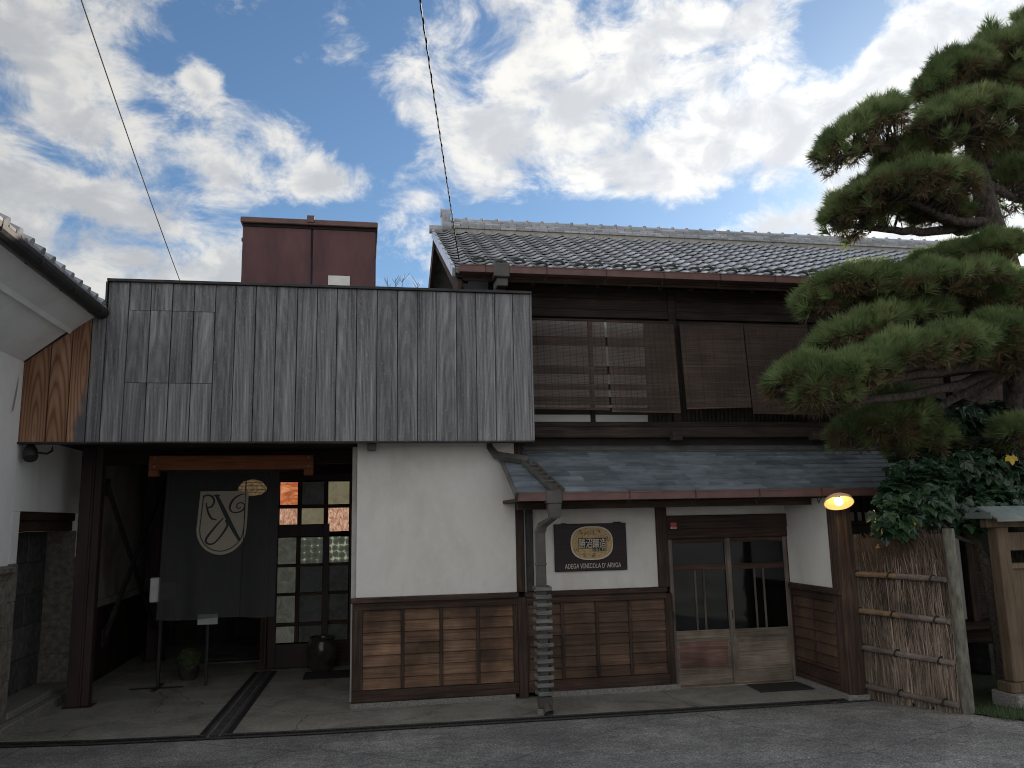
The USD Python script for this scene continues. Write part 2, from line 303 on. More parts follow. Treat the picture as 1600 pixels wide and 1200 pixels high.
def plank_material():
    """Silvered cedar cladding: tight dark grain, pale weathered flecks, cathedral figure, black water streaks along the edges."""
    N, L = base_nodes((42.0, 42.0, 1.1), own=True)
    N.update({'n1': ('noise_texture', {'scale': 1.0, 'detail': 8.0, 'roughness': 0.65, 'distortion': 0.9}),
              'r1': ('rgb_ramp', {'ramp': [(0.25, (0.09, 0.09, 0.093)), (0.45, (0.19, 0.19, 0.194)), (0.6, (0.245, 0.245, 0.248)), (0.8, (0.34, 0.338, 0.335))]}),
              'map2': ('mapping', {'scale': (13.0, 13.0, 0.55)}), 'n2': ('noise_texture', {'scale': 1.0, 'detail': 5.0, 'distortion': 0.5}),
              'r2': ('rgb_ramp', {'ramp': [(0.3, (0.22, 0.22, 0.23)), (0.42, (0.68, 0.68, 0.7)), (0.56, (0.92, 0.92, 0.92)), (0.72, (1.3, 1.29, 1.27))]}),
              'map3': ('mapping', {'scale': (110.0, 110.0, 22.0)}), 'n3': ('noise_texture', {'scale': 1.0, 'detail': 4.0, 'roughness': 0.7}),
              'r3': ('rgb_ramp', {'ramp': [(0.0, (0, 0, 0)), (0.57, (0, 0, 0)), (0.72, (0.65, 0.65, 0.65)), (1.0, (1, 1, 1))]}),
              'map4': ('mapping', {'scale': (6.0, 0.0, 0.6)}),
              'wv': ('wave_texture', {'wave_type': 'rings', 'rings_direction': 'y', 'scale': 1.5, 'distortion': 3.0, 'detail': 2.0, 'detail_scale': 1.2}),
              'rw': ('map_range', {'to_min': 0.84, 'to_max': 1.07}), 'cw': ('combine_color', {}),
              'rv': ('map_range', {'to_min': 0.78, 'to_max': 1.22}), 'cc': ('combine_color', {}),
              'm1': ('mix_color', {'blend_type': 'multiply', 'fac': 1.0, 'use_clamp': False}), 'm2': ('mix_color', {'blend_type': 'multiply', 'fac': 1.0, 'use_clamp': False}),
              'm4': ('mix_color', {'blend_type': 'multiply', 'fac': 1.0, 'use_clamp': False}),
              'm3': ('mix_color', {'b': (0.42, 0.425, 0.44)}), 'bp': ('bump', {'strength': 0.45, 'distance': 0.005}), 'p': ('principled_bsdf', {'roughness': 0.82, 'specular_ior_level': 0.25})})
    L += [('map.vector', 'n1.vector'), ('n1.fac', 'r1.fac'), ('add.result', 'map2.vector'), ('map2.vector', 'n2.vector'), ('n2.fac', 'r2.fac'), ('add.result', 'map3.vector'), ('map3.vector', 'n3.vector'), ('n3.fac', 'r3.fac'),
          ('add.result', 'map4.vector'), ('map4.vector', 'wv.vector'), ('wv.fac', 'rw.value'), ('rw.result', 'cw.r'), ('rw.result', 'cw.g'), ('rw.result', 'cw.b'),
          ('r1.color', 'm1.a'), ('r2.color', 'm1.b'), ('oi.random', 'rv.value'), ('rv.result', 'cc.r'), ('rv.result', 'cc.g'), ('rv.result', 'cc.b'), ('m1.result', 'm2.a'), ('cc.color', 'm2.b'),
          ('m2.result', 'm4.a'), ('cw.color', 'm4.b'), ('m4.result', 'm3.a'), ('r3.color', 'm3.fac'), ('m3.result', 'p.base_color'), ('n1.fac', 'bp.height'), ('bp.normal', 'p.normal')]
    # r3 is a colour; its grey value drives the fleck mix
    L.remove(('r3.color', 'm3.fac')); N['bw'] = ('rgb_to_bw', {}); L += [('r3.color', 'bw.color'), ('bw.val', 'm3.fac')]
    return mat('silvered_plank', N, L)


def fresh_plank_material():
    """Unweathered cedar with cathedral rings that greys out to the right along a slanting edge."""
    N, L = base_nodes((7.0, 0.0, 0.62), own=True, slide=0.1); N['geo'] = ('geometry', {})
    N.update({'wv': ('wave_texture', {'wave_type': 'rings', 'rings_direction': 'y', 'scale': 1.5, 'distortion': 3.0, 'detail': 2.5, 'detail_scale': 1.3}),
              'r1': ('rgb_ramp', {'ramp': [(0.0, (0.2, 0.1, 0.058)), (0.25, (0.3, 0.165, 0.097)), (1.0, (0.38, 0.225, 0.14))]}),
              'map2': ('mapping', {'scale': (5.0, 5.0, 0.4)}), 'n2': ('noise_texture', {'scale': 1.0, 'detail': 3.0}),
              'r2': ('rgb_ramp', {'ramp': [(0.35, (0.5, 0.4, 0.34)), (0.6, (1.1, 1.1, 1.1))]}),
              'm1': ('mix_color', {'blend_type': 'multiply', 'fac': 1.0, 'use_clamp': False}), 'bp': ('bump', {'strength': 0.3, 'distance': 0.004}), 'p': ('principled_bsdf', {'roughness': 0.7, 'specular_ior_level': 0.3}),
              'sp': ('separate_xyz', {}), 'ed': ('math', {'math_type': 'multiply_add', 'value2': -0.22}), 'nz': ('noise_texture', {'scale': 5.0, 'detail': 5.0}),
              'e2': ('math', {'math_type': 'multiply_add', 'value2': 0.25}), 'em': ('map_range', {'range_type': 'smoothstep', 'from_min': -3.93 + 0.0, 'from_max': -3.80, 'clamp': True}),
              'gr': ('mix_color', {'b': (0.10, 0.104, 0.115)})})
    L += [('map.vector', 'wv.vector'), ('wv.fac', 'r1.fac'), ('add.result', 'map2.vector'), ('map2.vector', 'n2.vector'), ('n2.fac', 'r2.fac'), ('r1.color', 'm1.a'), ('r2.color', 'm1.b'),
          ('geo.position', 'sp.vector'), ('sp.z', 'ed.value1'), ('sp.x', 'ed.value3'), ('geo.position', 'nz.vector'), ('nz.fac', 'e2.value1'), ('ed.value', 'e2.value3'), ('e2.value', 'em.value'),
          ('m1.result', 'gr.a'), ('em.result', 'gr.fac'), ('gr.result', 'p.base_color'), ('wv.fac', 'bp.height'), ('bp.normal', 'p.normal')]
    return mat('fresh_plank', N, L)


plank_grey, plank_fresh = plank_material(), fresh_plank_material()


def plaster_material(name, c, stain, amount=0.5, zs=1.0):
    N, L = base_nodes((1.3, 1.3, 0.8 * zs), 0.0)
    N.update({'n1': ('noise_texture', {'scale': 1.0, 'detail': 7.0, 'roughness': 0.62, 'distortion': 0.4}), 'n2': ('noise_texture', {'scale': 9.0, 'detail': 8.0, 'roughness': 0.7}), 'n3': ('noise_texture', {'scale': 60.0, 'detail': 3.0}),
              'vo': ('voronoi_texture', {'feature': 'distance_to_edge', 'scale': 0.85}), 'wn': ('mix_color', {'blend_type': 'add', 'fac': 0.3, 'use_clamp': False}), 'cr': ('map_range', {'from_min': 0.0, 'from_max': 0.0045, 'to_min': 0.55, 'to_max': 0.0, 'clamp': True}), 'cm': ('math', {'math_type': 'multiply'}), 'm3': ('mix_color', {'b': (0.22, 0.2, 0.18)}),
              'f': ('map_range', {'from_min': 0.45, 'from_max': 0.72, 'to_min': 0.0, 'to_max': amount, 'clamp': True}), 'g': ('map_range', {'from_min': 0.3, 'from_max': 0.75, 'to_min': 0.0, 'to_max': 0.22, 'clamp': True}),
              'm': ('mix_color', {'a': c, 'b': stain}), 'm2': ('mix_color', {'b': stain}), 'b': ('bump', {'strength': 0.12, 'distance': 0.004}), 'b2': ('bump', {'strength': 0.25, 'distance': 0.012}),
              'p': ('principled_bsdf', {'roughness': 0.92, 'specular_ior_level': 0.15})})
    L += [('map.vector', 'n1.vector'), ('geo.position', 'n2.vector'), ('geo.position', 'n3.vector'), ('n1.fac', 'f.value'), ('n2.fac', 'g.value'), ('f.result', 'm.fac'), ('m.result', 'm2.a'), ('g.result', 'm2.fac'),
          ('geo.position', 'wn.a'), ('n2.color', 'wn.b'), ('wn.result', 'vo.vector'), ('vo.distance', 'cr.value'), ('cr.result', 'cm.value1'), ('f.result', 'cm.value2'), ('cm.value', 'm3.fac'), ('m2.result', 'm3.a'), ('m3.result', 'p.base_color'), ('n3.fac', 'b.height'), ('n2.fac', 'b2.height'), ('b2.normal', 'b.normal'), ('b.normal', 'p.normal')]
    return mat(name, N, L)


plaster = plaster_material('white_plaster', (0.75, 0.73, 0.69), (0.47, 0.44, 0.39), 0.6, 0.7)
plaster_old = plaster_material('old_white_plaster', (0.82, 0.825, 0.83), (0.55, 0.54, 0.52), 0.5, 0.6)
plaster_dark = plaster_material('dark_plaster', (0.5, 0.48, 0.45), (0.16, 0.14, 0.12), 0.9)  # darker plaster with heavier stain blotches
tile_clay = plain('smoked_roof_tile', (0.22, 0.226, 0.242), (0.38, 0.388, 0.41), 7.0, 0.2, vary=(0.7, 1.25), spec=1.0, bump=0.08)
tile_dark = plain('mossy_tile_ring', (0.03, 0.032, 0.026), (0.07, 0.072, 0.06), 12.0, 0.8)
mortar = plain('ridge_mortar', (0.28, 0.26, 0.22), (0.42, 0.4, 0.35), 9.0, 0.9)
slate = plain('roof_slate', (0.075, 0.09, 0.102), (0.21, 0.245, 0.275), 5.0, 0.5, vary=(0.75, 1.3), spec=0.45, bump=0.12, stretch=(0.5, 1, 1), lo=0.3, hi=0.75)
gutter_paint = plain('brown_gutter_paint', (0.10, 0.052, 0.045), (0.15, 0.078, 0.066), 5.0, 0.45)
pipe_grey = plain('taupe_downpipe', (0.055, 0.051, 0.047), (0.085, 0.08, 0.074), 4.0, 0.5)
metal_dark = plain('dark_metal', (0.022, 0.022, 0.024), (0.045, 0.042, 0.04), 8.0, 0.5, metallic=0.4)
flashing = plain('grey_flashing', (0.05, 0.052, 0.05), (0.10, 0.10, 0.095), 6.0, 0.5)
maroon = plain('maroon_sheet_metal', (0.065, 0.021, 0.025), (0.15, 0.062, 0.06), 2.6, 0.55, stretch=(1, 1, 0.3), lo=0.35, hi=0.85, bump=0.05)
steel_red = plain('red_oxide_steel', (0.022, 0.013, 0.014), (0.05, 0.024, 0.025), 3.0, 0.6, stretch=(1, 1, 0.3))
black = plain('soot_black', (0.012, 0.012, 0.013), (0.02, 0.02, 0.02), 4.0, 0.9)
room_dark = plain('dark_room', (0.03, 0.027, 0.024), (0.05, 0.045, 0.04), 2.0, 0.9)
white_plate = plain('white_plate', (0.66, 0.64, 0.62), (0.74, 0.72, 0.7), 9.0, 0.5)
white_box = plain('white_plastic', (0.6, 0.61, 0.63), (0.66, 0.67, 0.69), 5.0, 0.4)
granite = plain('granite_kerb', (0.12, 0.115, 0.105), (0.27, 0.26, 0.24), 60.0, 0.85, bump=0.2, detail=3.0)
stone_dark = plain('dark_stone_block', (0.045, 0.045, 0.045), (0.10, 0.10, 0.098), 11.0, 0.85, bump=0.3, vary=(0.75, 1.25))
stone_tan = plain('tan_stone', (0.10, 0.09, 0.075), (0.22, 0.2, 0.17), 14.0, 0.9, bump=0.35)
copper = plain('green_grey_sheet_roof', (0.10, 0.12, 0.115), (0.19, 0.215, 0.2), 4.0, 0.5, stretch=(1, 0.4, 1))
glaze = plain('dark_glazed_jar', (0.012, 0.012, 0.01), (0.04, 0.036, 0.026), 5.0, 0.18, spec=0.6)
cable_mat = plain('black_cable', (0.012, 0.012, 0.012), (0.02, 0.02, 0.02), 9.0, 0.6)
twine = plain('black_palm_twine', (0.012, 0.011, 0.01), (0.03, 0.027, 0.024), 40.0, 0.95)
paper_pale = plain('pale_window_panel', (0.5, 0.5, 0.48), (0.58, 0.58, 0.56), 3.0, 0.35, spec=0.5)
board_black = wood('sign_board_lacquer', [(0.28, (0.012, 0.007, 0.01)), (0.5, (0.022, 0.012, 0.016)), (0.72, (0.035, 0.018, 0.022))], 'x', vary=(1, 1), blotch=0.2, rough=0.45)
gold = plain('sign_gold', (0.42, 0.28, 0.12), (0.58, 0.42, 0.22), 30.0, 0.5)
cream = plain('sign_cream', (0.62, 0.55, 0.42), (0.7, 0.63, 0.5), 30.0, 0.6)
grape = plain('sign_grape_relief', (0.16, 0.07, 0.04), (0.25, 0.12, 0.06), 40.0, 0.6)
red_print = plain('red_sticker', (0.42, 0.025, 0.04), (0.5, 0.04, 0.05), 30.0, 0.4)
mat_rubber = plain('rubber_mat', (0.018, 0.018, 0.018), (0.035, 0.034, 0.032), 90.0, 0.9, bump=0.3)
soil = plain('garden_soil', (0.03, 0.024, 0.017), (0.085, 0.07, 0.05), 9.0, 0.95, bump=0.5, dist=0.03)
moss = plain('moss', (0.02, 0.035, 0.012), (0.06, 0.075, 0.03), 18.0, 0.95, bump=0.5, dist=0.02)


def asphalt():
    N, L = base_nodes((1, 1, 1), 0.0)
    N.update({'vo': ('voronoi_texture', {'scale': 60.0}), 'n1': ('noise_texture', {'scale': 55.0, 'detail': 5.0, 'roughness': 0.8}), 'n2': ('noise_texture', {'scale': 0.9, 'detail': 7.0, 'roughness': 0.65}), 'n3': ('noise_texture', {'scale': 7.0, 'detail': 5.0, 'roughness': 0.7}),
              'r': ('rgb_ramp', {'ramp': [(0.0, (0.05, 0.05, 0.051)), (0.38, (0.113, 0.111, 0.107)), (0.52, (0.215, 0.211, 0.203)), (0.62, (0.5, 0.5, 0.5)), (1.0, (0.65, 0.65, 0.64))]}),
              'vc': ('voronoi_texture', {'feature': 'distance_to_edge', 'scale': 0.42}), 'wn': ('mix_color', {'blend_type': 'add', 'fac': 0.5, 'use_clamp': False}), 'cr': ('map_range', {'from_min': 0.0, 'from_max': 0.007, 'to_min': 0.35, 'to_max': 1.0, 'clamp': True}), 'cc': ('combine_color', {}), 'm4': ('mix_color', {'blend_type': 'multiply', 'fac': 0.8, 'use_clamp': False}),
              'r2': ('rgb_ramp', {'ramp': [(0.3, (0.6, 0.6, 0.62)), (0.5, (0.9, 0.9, 0.9)), (0.7, (1.45, 1.43, 1.4))]}), 'r3': ('rgb_ramp', {'ramp': [(0.3, (0.75, 0.75, 0.75)), (0.7, (1.25, 1.25, 1.25))]}),
              'm': ('mix_color', {'blend_type': 'multiply', 'fac': 1.0, 'use_clamp': False}), 'm2': ('mix_color', {'blend_type': 'multiply', 'fac': 1.0, 'use_clamp': False}),
              'b': ('bump', {'strength': 0.7, 'distance': 0.008}), 'b2': ('bump', {'strength': 0.3, 'distance': 0.02}), 'p': ('principled_bsdf', {'roughness': 0.85, 'specular_ior_level': 0.35})})
    L += [('geo.position', 'vo.vector'), ('geo.position', 'n1.vector'), ('geo.position', 'n2.vector'), ('geo.position', 'n3.vector'), ('n1.fac', 'r.fac'), ('n2.fac', 'r2.fac'), ('n3.fac', 'r3.fac'), ('r.color', 'm.a'), ('r2.color', 'm.b'), ('m.result', 'm2.a'), ('r3.color', 'm2.b'),
          ('geo.position', 'wn.a'), ('n2.color', 'wn.b'), ('wn.result', 'vc.vector'), ('vc.distance', 'cr.value'), ('cr.result', 'cc.r'), ('cr.result', 'cc.g'), ('cr.result', 'cc.b'), ('m2.result', 'm4.a'), ('cc.color', 'm4.b'), ('m4.result', 'p.base_color'), ('vo.distance', 'b.height'), ('n3.fac', 'b2.height'), ('b2.normal', 'b.normal'), ('b.normal', 'p.normal')]
    return mat('asphalt', N, L)


def concrete():
    N, L = base_nodes((1, 1, 1), 0.0)
    N.update({'n1': ('noise_texture', {'scale': 1.4, 'detail': 8.0, 'roughness': 0.68, 'distortion': 0.6}), 'n2': ('noise_texture', {'scale': 22.0, 'detail': 7.0, 'roughness': 0.75}), 'vo': ('voronoi_texture', {'feature': 'distance_to_edge', 'scale': 0.55, 'randomness': 1.0}),
              'r': ('rgb_ramp', {'ramp': [(0.25, (0.11, 0.106, 0.092)), (0.42, (0.21, 0.203, 0.178)), (0.6, (0.29, 0.28, 0.25)), (0.8, (0.36, 0.35, 0.315))]}), 'r2': ('rgb_ramp', {'ramp': [(0.3, (0.7, 0.7, 0.7)), (0.7, (1.25, 1.25, 1.25))]}),
              'cr': ('map_range', {'from_min': 0.0, 'from_max': 0.006, 'to_min': 0.4, 'to_max': 1.0, 'clamp': True}), 'cc': ('combine_color', {}), 'wn': ('mix_color', {'blend_type': 'add', 'fac': 0.35, 'use_clamp': False}),
              'm': ('mix_color', {'blend_type': 'multiply', 'fac': 1.0, 'use_clamp': False}), 'm2': ('mix_color', {'blend_type': 'multiply', 'fac': 1.0, 'use_clamp': False}), 'b': ('bump', {'strength': 0.45, 'distance': 0.012}), 'p': ('principled_bsdf', {'roughness': 0.88, 'specular_ior_level': 0.3})})
    L += [('geo.position', 'n1.vector'), ('geo.position', 'n2.vector'), ('geo.position', 'wn.a'), ('n1.color', 'wn.b'), ('wn.result', 'vo.vector'), ('n1.fac', 'r.fac'), ('n2.fac', 'r2.fac'), ('r.color', 'm.a'), ('r2.color', 'm.b'), ('vo.distance', 'cr.value'), ('cr.result', 'cc.r'), ('cr.result', 'cc.g'), ('cr.result', 'cc.b'),
          ('m.result', 'm2.a'), ('cc.color', 'm2.b'), ('m2.result', 'p.base_color'), ('n2.fac', 'b.height'), ('b.normal', 'p.normal')]
    return mat('concrete', N, L)


asphalt_m, concrete_m = asphalt(), concrete()
mat('needle', {'oi': ('object_info', {}), 'geo': ('geometry', {}), 'n': ('noise_texture', {'scale': 2.2, 'detail': 3.0}), 'r': ('rgb_ramp', {'ramp': [(0.3, (0.12, 0.175, 0.07)), (0.5, (0.21, 0.285, 0.115)), (0.7, (0.32, 0.385, 0.17))]}),
               'd': ('principled_bsdf', {'roughness': 0.55, 'specular_ior_level': 0.3}), 't': ('translucent_bsdf', {}), 'm': ('mix_closure', {'fac': 0.42})},
    [('geo.position', 'n.vector'), ('n.fac', 'r.fac'), ('r.color', 'd.base_color'), ('r.color', 't.color'), ('d.BSDF', 'm.closure1'), ('t.BSDF', 'm.closure2')], surface='m.closure')
mat('old_needle', {'geo': ('geometry', {}), 'n': ('noise_texture', {'scale': 3.0, 'detail': 3.0}), 'r': ('rgb_ramp', {'ramp': [(0.3, (0.08, 0.08, 0.035)), (0.5, (0.14, 0.11, 0.055)), (0.7, (0.22, 0.14, 0.08))]}),
                   'd': ('principled_bsdf', {'roughness': 0.6, 'specular_ior_level': 0.3}), 't': ('translucent_bsdf', {}), 'm': ('mix_closure', {'fac': 0.2})},
    [('geo.position', 'n.vector'), ('n.fac', 'r.fac'), ('r.color', 'd.base_color'), ('r.color', 't.color'), ('d.BSDF', 'm.closure1'), ('t.BSDF', 'm.closure2')], surface='m.closure')
for nm, c0, c1 in (('shrub_leaf', (0.012, 0.032, 0.018), (0.06, 0.115, 0.05)), ('yellow_leaf', (0.5, 0.33, 0.02), (0.6, 0.42, 0.04)), ('brown_leaf', (0.3, 0.17, 0.07), (0.4, 0.25, 0.12))):
    mat(nm, {'oi': ('object_info', {}), 'r': ('rgb_ramp', {'ramp': [(0.0, c0), (1.0, c1)]}), 'd': ('principled_bsdf', {'roughness': 0.28, 'specular_ior_level': 0.55}), 't': ('translucent_bsdf', {}), 'm': ('mix_closure', {'fac': 0.15})},
        [('oi.random', 'r.fac'), ('r.color', 'd.base_color'), ('r.color', 't.color'), ('d.BSDF', 'm.closure1'), ('t.BSDF', 'm.closure2')], surface='m.closure')
mat('grass_blade', {'oi': ('object_info', {}), 'p': ('principled_bsdf', {'base_color': (0.035, 0.06, 0.018), 'roughness': 0.6})}, [])


def pane_glass(name, dark, ior=1.5, rough=0.05):
    """A window pane: clear towards the room, mirror-like at a slant."""
    return mat(name, {'geo': ('geometry', {}), 'n': ('noise_texture', {'scale': 2.5, 'detail': 2.0}), 'b': ('bump', {'strength': 0.06, 'distance': 0.01}), 'f': ('fresnel', {'IOR': ior}), 't': ('transparent_bsdf', {'color': dark}), 'g': ('glossy_bsdf', {'color': (0.9, 0.92, 0.95), 'roughness': rough}), 'm': ('mix_closure', {})},
               [('geo.position', 'n.vector'), ('n.fac', 'b.height'), ('b.normal', 'g.normal'), ('f.fac', 'm.fac'), ('t.BSDF', 'm.closure1'), ('g.BSDF', 'm.closure2')], surface='m.closure')


glass = pane_glass('window_glass', (0.55, 0.6, 0.6))


def lit_pane(name, ramp, strength, scale=14.0, stretch=(1, 1, 1), distortion=1.0):
    """A pane of patterned glass with the lamp-lit room glowing through it."""
    return mat(name, {'geo': ('geometry', {}), 'mp': ('mapping', {'scale': tuple(scale * s for s in stretch)}), 'n': ('noise_texture', {'scale': 1.0, 'detail': 4.0, 'roughness': 0.65, 'distortion': distortion}), 'r': ('rgb_ramp', {'ramp': ramp}),
                      'vo': ('voronoi_texture', {'scale': 90.0}), 'b': ('bump', {'strength': 0.35, 'distance': 0.006}), 'p': ('principled_bsdf', {'base_color': (0.012, 0.012, 0.012), 'roughness': 0.3, 'specular_ior_level': 0.25, 'emission_strength': strength})},
               [('geo.position', 'mp.vector'), ('mp.vector', 'n.vector'), ('n.fac', 'r.fac'), ('r.color', 'p.emission_color'), ('geo.position', 'vo.vector'), ('vo.distance', 'b.height'), ('b.normal', 'p.normal')])


lit_orange = lit_pane('pane_lit_orange', [(0.25, (0.12, 0.03, 0.01)), (0.5, (0.5, 0.14, 0.05)), (0.75, (0.95, 0.42, 0.2))], 0.4, 4.5, (0.6, 1, 1.6), 2.0)
lit_pink = lit_pane('pane_lit_pink', [(0.3, (0.16, 0.06, 0.035)), (0.5, (0.5, 0.26, 0.17)), (0.72, (0.9, 0.66, 0.45))], 0.4, 9.0, (1.2, 1, 0.7), 2.5)
lit_straw = lit_pane('pane_lit_straw', [(0.3, (0.13, 0.115, 0.065)), (0.7, (0.2, 0.18, 0.115))], 0.4, 5.0)
lit_dim = lit_pane('pane_lit_dim', [(0.3, (0.003, 0.004, 0.003)), (0.7, (0.012, 0.013, 0.012))], 0.4, 10.0)
lit_grey = lit_pane('pane_lit_grey', [(0.3, (0.03, 0.032, 0.026)), (0.7, (0.075, 0.077, 0.062))], 0.4, 7.0)
lit_bottles = mat('pane_lit_bottle_rack', {'geo': ('geometry', {}), 'mp': ('mapping', {'scale': (9.5, 9.5, 9.5)}), 'vo': ('voronoi_texture', {'scale': 1.0, 'randomness': 0.25}), 'n': ('noise_texture', {'scale': 40.0, 'detail': 3.0}), 'mm': ('math', {'math_type': 'multiply_add', 'value2': 0.5}),
                           'r': ('rgb_ramp', {'ramp': [(0.25, (0.01, 0.012, 0.01)), (0.5, (0.02, 0.025, 0.018)), (0.85, (0.04, 0.045, 0.03)), (1.0, (0.25, 0.27, 0.18))]}), 'p': ('principled_bsdf', {'base_color': (0.02, 0.02, 0.02), 'roughness': 0.2, 'emission_strength': 0.5})},
                  [('geo.position', 'mp.vector'), ('mp.vector', 'vo.vector'), ('geo.position', 'n.vector'), ('n.fac', 'mm.value1'), ('vo.distance', 'mm.value3'), ('mm.value', 'r.fac'), ('r.color', 'p.emission_color')])
mat('lantern_paper', {'geo': ('geometry', {}), 'n': ('noise_texture', {'scale': 30.0, 'detail': 3.0}), 'r': ('rgb_ramp', {'ramp': [(0.35, (0.25, 0.15, 0.06)), (0.65, (0.8, 0.55, 0.28))]}), 'e': ('emission', {'strength': 0.28})}, [('geo.position', 'n.vector'), ('n.fac', 'r.fac'), ('r.color', 'e.color')], surface='e.emission')
mat('bulb_glow', {'e': ('emission', {'color': (1.0, 0.72, 0.2), 'strength': 9.0})}, [], surface='e.emission')
mat('enamel_shade', {'p': ('principled_bsdf', {'base_color': (0.8, 0.72, 0.58), 'roughness': 0.35}), 't': ('translucent_bsdf', {'color': (0.8, 0.6, 0.35)}), 'm': ('mix_closure', {'fac': 0.3})}, [('p.BSDF', 'm.closure1'), ('t.BSDF', 'm.closure2')], surface='m.closure')


def cloth(name, c0, c1, through):
    N, L = base_nodes((60.0, 60.0, 300.0), 0.0)
    N.update({'n': ('noise_texture', {'scale': 1.0, 'detail': 3.0}), 'r': ('rgb_ramp', {'ramp': [(0.3, c0), (0.7, c1)]}), 'd': ('principled_bsdf', {'roughness': 0.95, 'specular_ior_level': 0.1}), 't': ('transparent_bsdf', {'color': (1, 1, 1)}), 'm': ('mix_closure', {'fac': through})})
    L += [('map.vector', 'n.vector'), ('n.fac', 'r.fac'), ('r.color', 'd.base_color'), ('d.BSDF', 'm.closure1'), ('t.BSDF', 'm.closure2')]
    return mat(name, N, L, surface='m.closure')


banner_cloth = cloth('dark_banner_cloth', (0.019, 0.019, 0.0195), (0.03, 0.03, 0.03), 0.3)
banner_linen = cloth('linen_emblem', (0.25, 0.22, 0.175), (0.38, 0.34, 0.28), 0.12)
banner_ink = cloth('emblem_stroke', (0.02, 0.022, 0.023), (0.03, 0.032, 0.033), 0.1)

# ------------------------------------------------------------------ the ground
FY = 10.45                                     # plane of the street front


def hgt(y):
    return np.clip((9.2 - np.asarray(y, float)) * 0.065, 0, 0.6)


def strip(xs, ys, dz):
    X, Y = np.meshgrid(xs, ys, indexing='ij'); Z = hgt(Y) + dz
    v = np.stack([X, Y, Z], -1).reshape(-1, 3); n = len(ys)
    f = [(i * n + j, (i + 1) * n + j, (i + 1) * n + j + 1, i * n + j + 1) for i in range(len(xs) - 1) for j in range(n - 1)]
    return v, np.array(f)


def sheet(poly, z):
    from shapely.geometry import Polygon
    v, f = trimesh.creation.triangulate_polygon(Polygon(poly), engine='earcut')
    z = z(v) if callable(z) else np.full(len(v), z)
    v, f = np.column_stack([v, z]), np.array(f)
    nz = np.cross(v[f[:, 1]] - v[f[:, 0]], v[f[:, 2]] - v[f[:, 0]])[:, 2]
    f[nz < 0] = f[nz < 0][:, ::-1]
    return v, f


obj('ground', strip([-900, 900], [-900, -0.03, 9.2, 1200], -0.05), soil, kind='structure')
obj('road', strip([-60, 60], [-40, -0.03, 2, 4, 6, 7, 8, 8.6, 9.2, 9.9], 0.0), asphalt_m, kind='structure')
DR = [(-3.74, 9.70), (-2.7, 9.53), (-0.54, 9.365), (1.65, 9.30), (5.95, 9.19)]
obj('forecourt', sheet(DR + [(5.95, 10.5), (-0.05, 10.5), (-0.05, 20.0), (-3.84, 20.0)], 0.004), concrete_m, kind='structure')
obj('garden_ground', sheet([(6.32, 8.0), (6.6, 7.3), (14, 5.5), (14, 10.8), (5.95, 10.8), (5.98, 9.25)], lambda v: hgt(v[:, 1]) + 0.015), moss, kind='structure')

# slot drain along the edge of the forecourt
g = thing('drain_grating', 'long narrow steel drain grating between road and concrete forecourt', 'drain', (1.0, 9.3, 0))
def along(s):
    seg = np.hypot(*np.diff(np.array(DR), axis=0).T); cum = np.concatenate([[0], np.cumsum(seg)])
    i = min(np.searchsorted(cum, s, 'right') - 1, len(seg) - 1); t = (s - cum[i]) / seg[i]
    a, b = np.array(DR[i]), np.array(DR[i + 1]); d = (b - a) / seg[i]
    return a + (b - a) * t, d
total = np.hypot(*np.diff(np.array(DR), axis=0).T).sum()
chan = [along(s) for s in np.linspace(0, total - 1e-6, 40)]
L_ = [(*(p - 0.065 * np.array([-d[1], d[0]])), 0.0) for p, d in chan]; R_ = [(*(p + 0.065 * np.array([-d[1], d[0]])), 0.0) for p, d in chan]
v = np.array(L_ + R_); v[:, 2] = 0.009; n = len(chan)
obj('channel', (v, np.array([(i, i + 1, n + i + 1, n + i) for i in range(n - 1)])), black, g)
for side in (-1, 1):
    pts = [(*(p + side * 0.068 * np.array([-d[1], d[0]])), 0.014) for p, d in chan]
    obj('edge_rail', tube(pts, 0.011, 4), metal_dark, g)
bars = []
for s in np.arange(0.02, total, 0.042):
    p, d = along(s); q = np.array([-d[1], d[0]]); a, b = p - q * 0.06, p + q * 0.06; w = d * 0.008
    vv = np.array([(*(a - w), .016), (*(a + w), .016), (*(b + w), .016), (*(b - w), .016), (*(a - w), .010), (*(a + w), .010), (*(b + w), .010), (*(b - w), .010)])
    bars.append((vv, np.array([(0, 1, 2, 3), (0, 4, 5, 1), (1, 5, 6, 2), (2, 6, 7, 3), (3, 7, 4, 0)])))
obj('bars', join(bars), metal_dark, g, kind='stuff')

# ------------------------------------------------------------------ the timber house
H = thing('timber_house', 'dark timber and white plaster house with tiled upper roof and slate lean-to roof', 'house', (2.0, FY, 0))
# plaster fields, 60 mm thick, between the posts
obj('plaster_field', box(-0.06, 1.955, FY, FY + 0.12, 1.285, 3.24, 0.006), plaster, H, label='large blank white plaster wall beneath the boarded parapet')
obj('plaster_field', box(2.062, 3.85, FY + 0.01, FY + 0.12, 1.285, 2.95), plaster, H, label='white plaster field behind the hanging sign board')
obj('plaster_field', box(4.0, 5.80, FY + 0.02, FY + 0.12, 2.205, 2.43), plaster, H, label='narrow white plaster strip above the entrance doors')
obj('plaster_field', box(5.722, 5.78, 9.4, FY + 0.02, 1.285, 2.392), plaster, H, label='white plaster side field of the entrance wing')
obj('corner_return', box(-0.12, -0.06, FY + 0.06, 13.6, 0.0, 3.15), plaster_dark, H)
obj('footing', box(-0.12, 1.9, FY - 0.07, FY + 0.1, 0.0, 0.062), granite, H)
obj('footing', box(2.25, 4.06, FY - 0.07, FY + 0.1, 0.0, 0.066), granite, H)
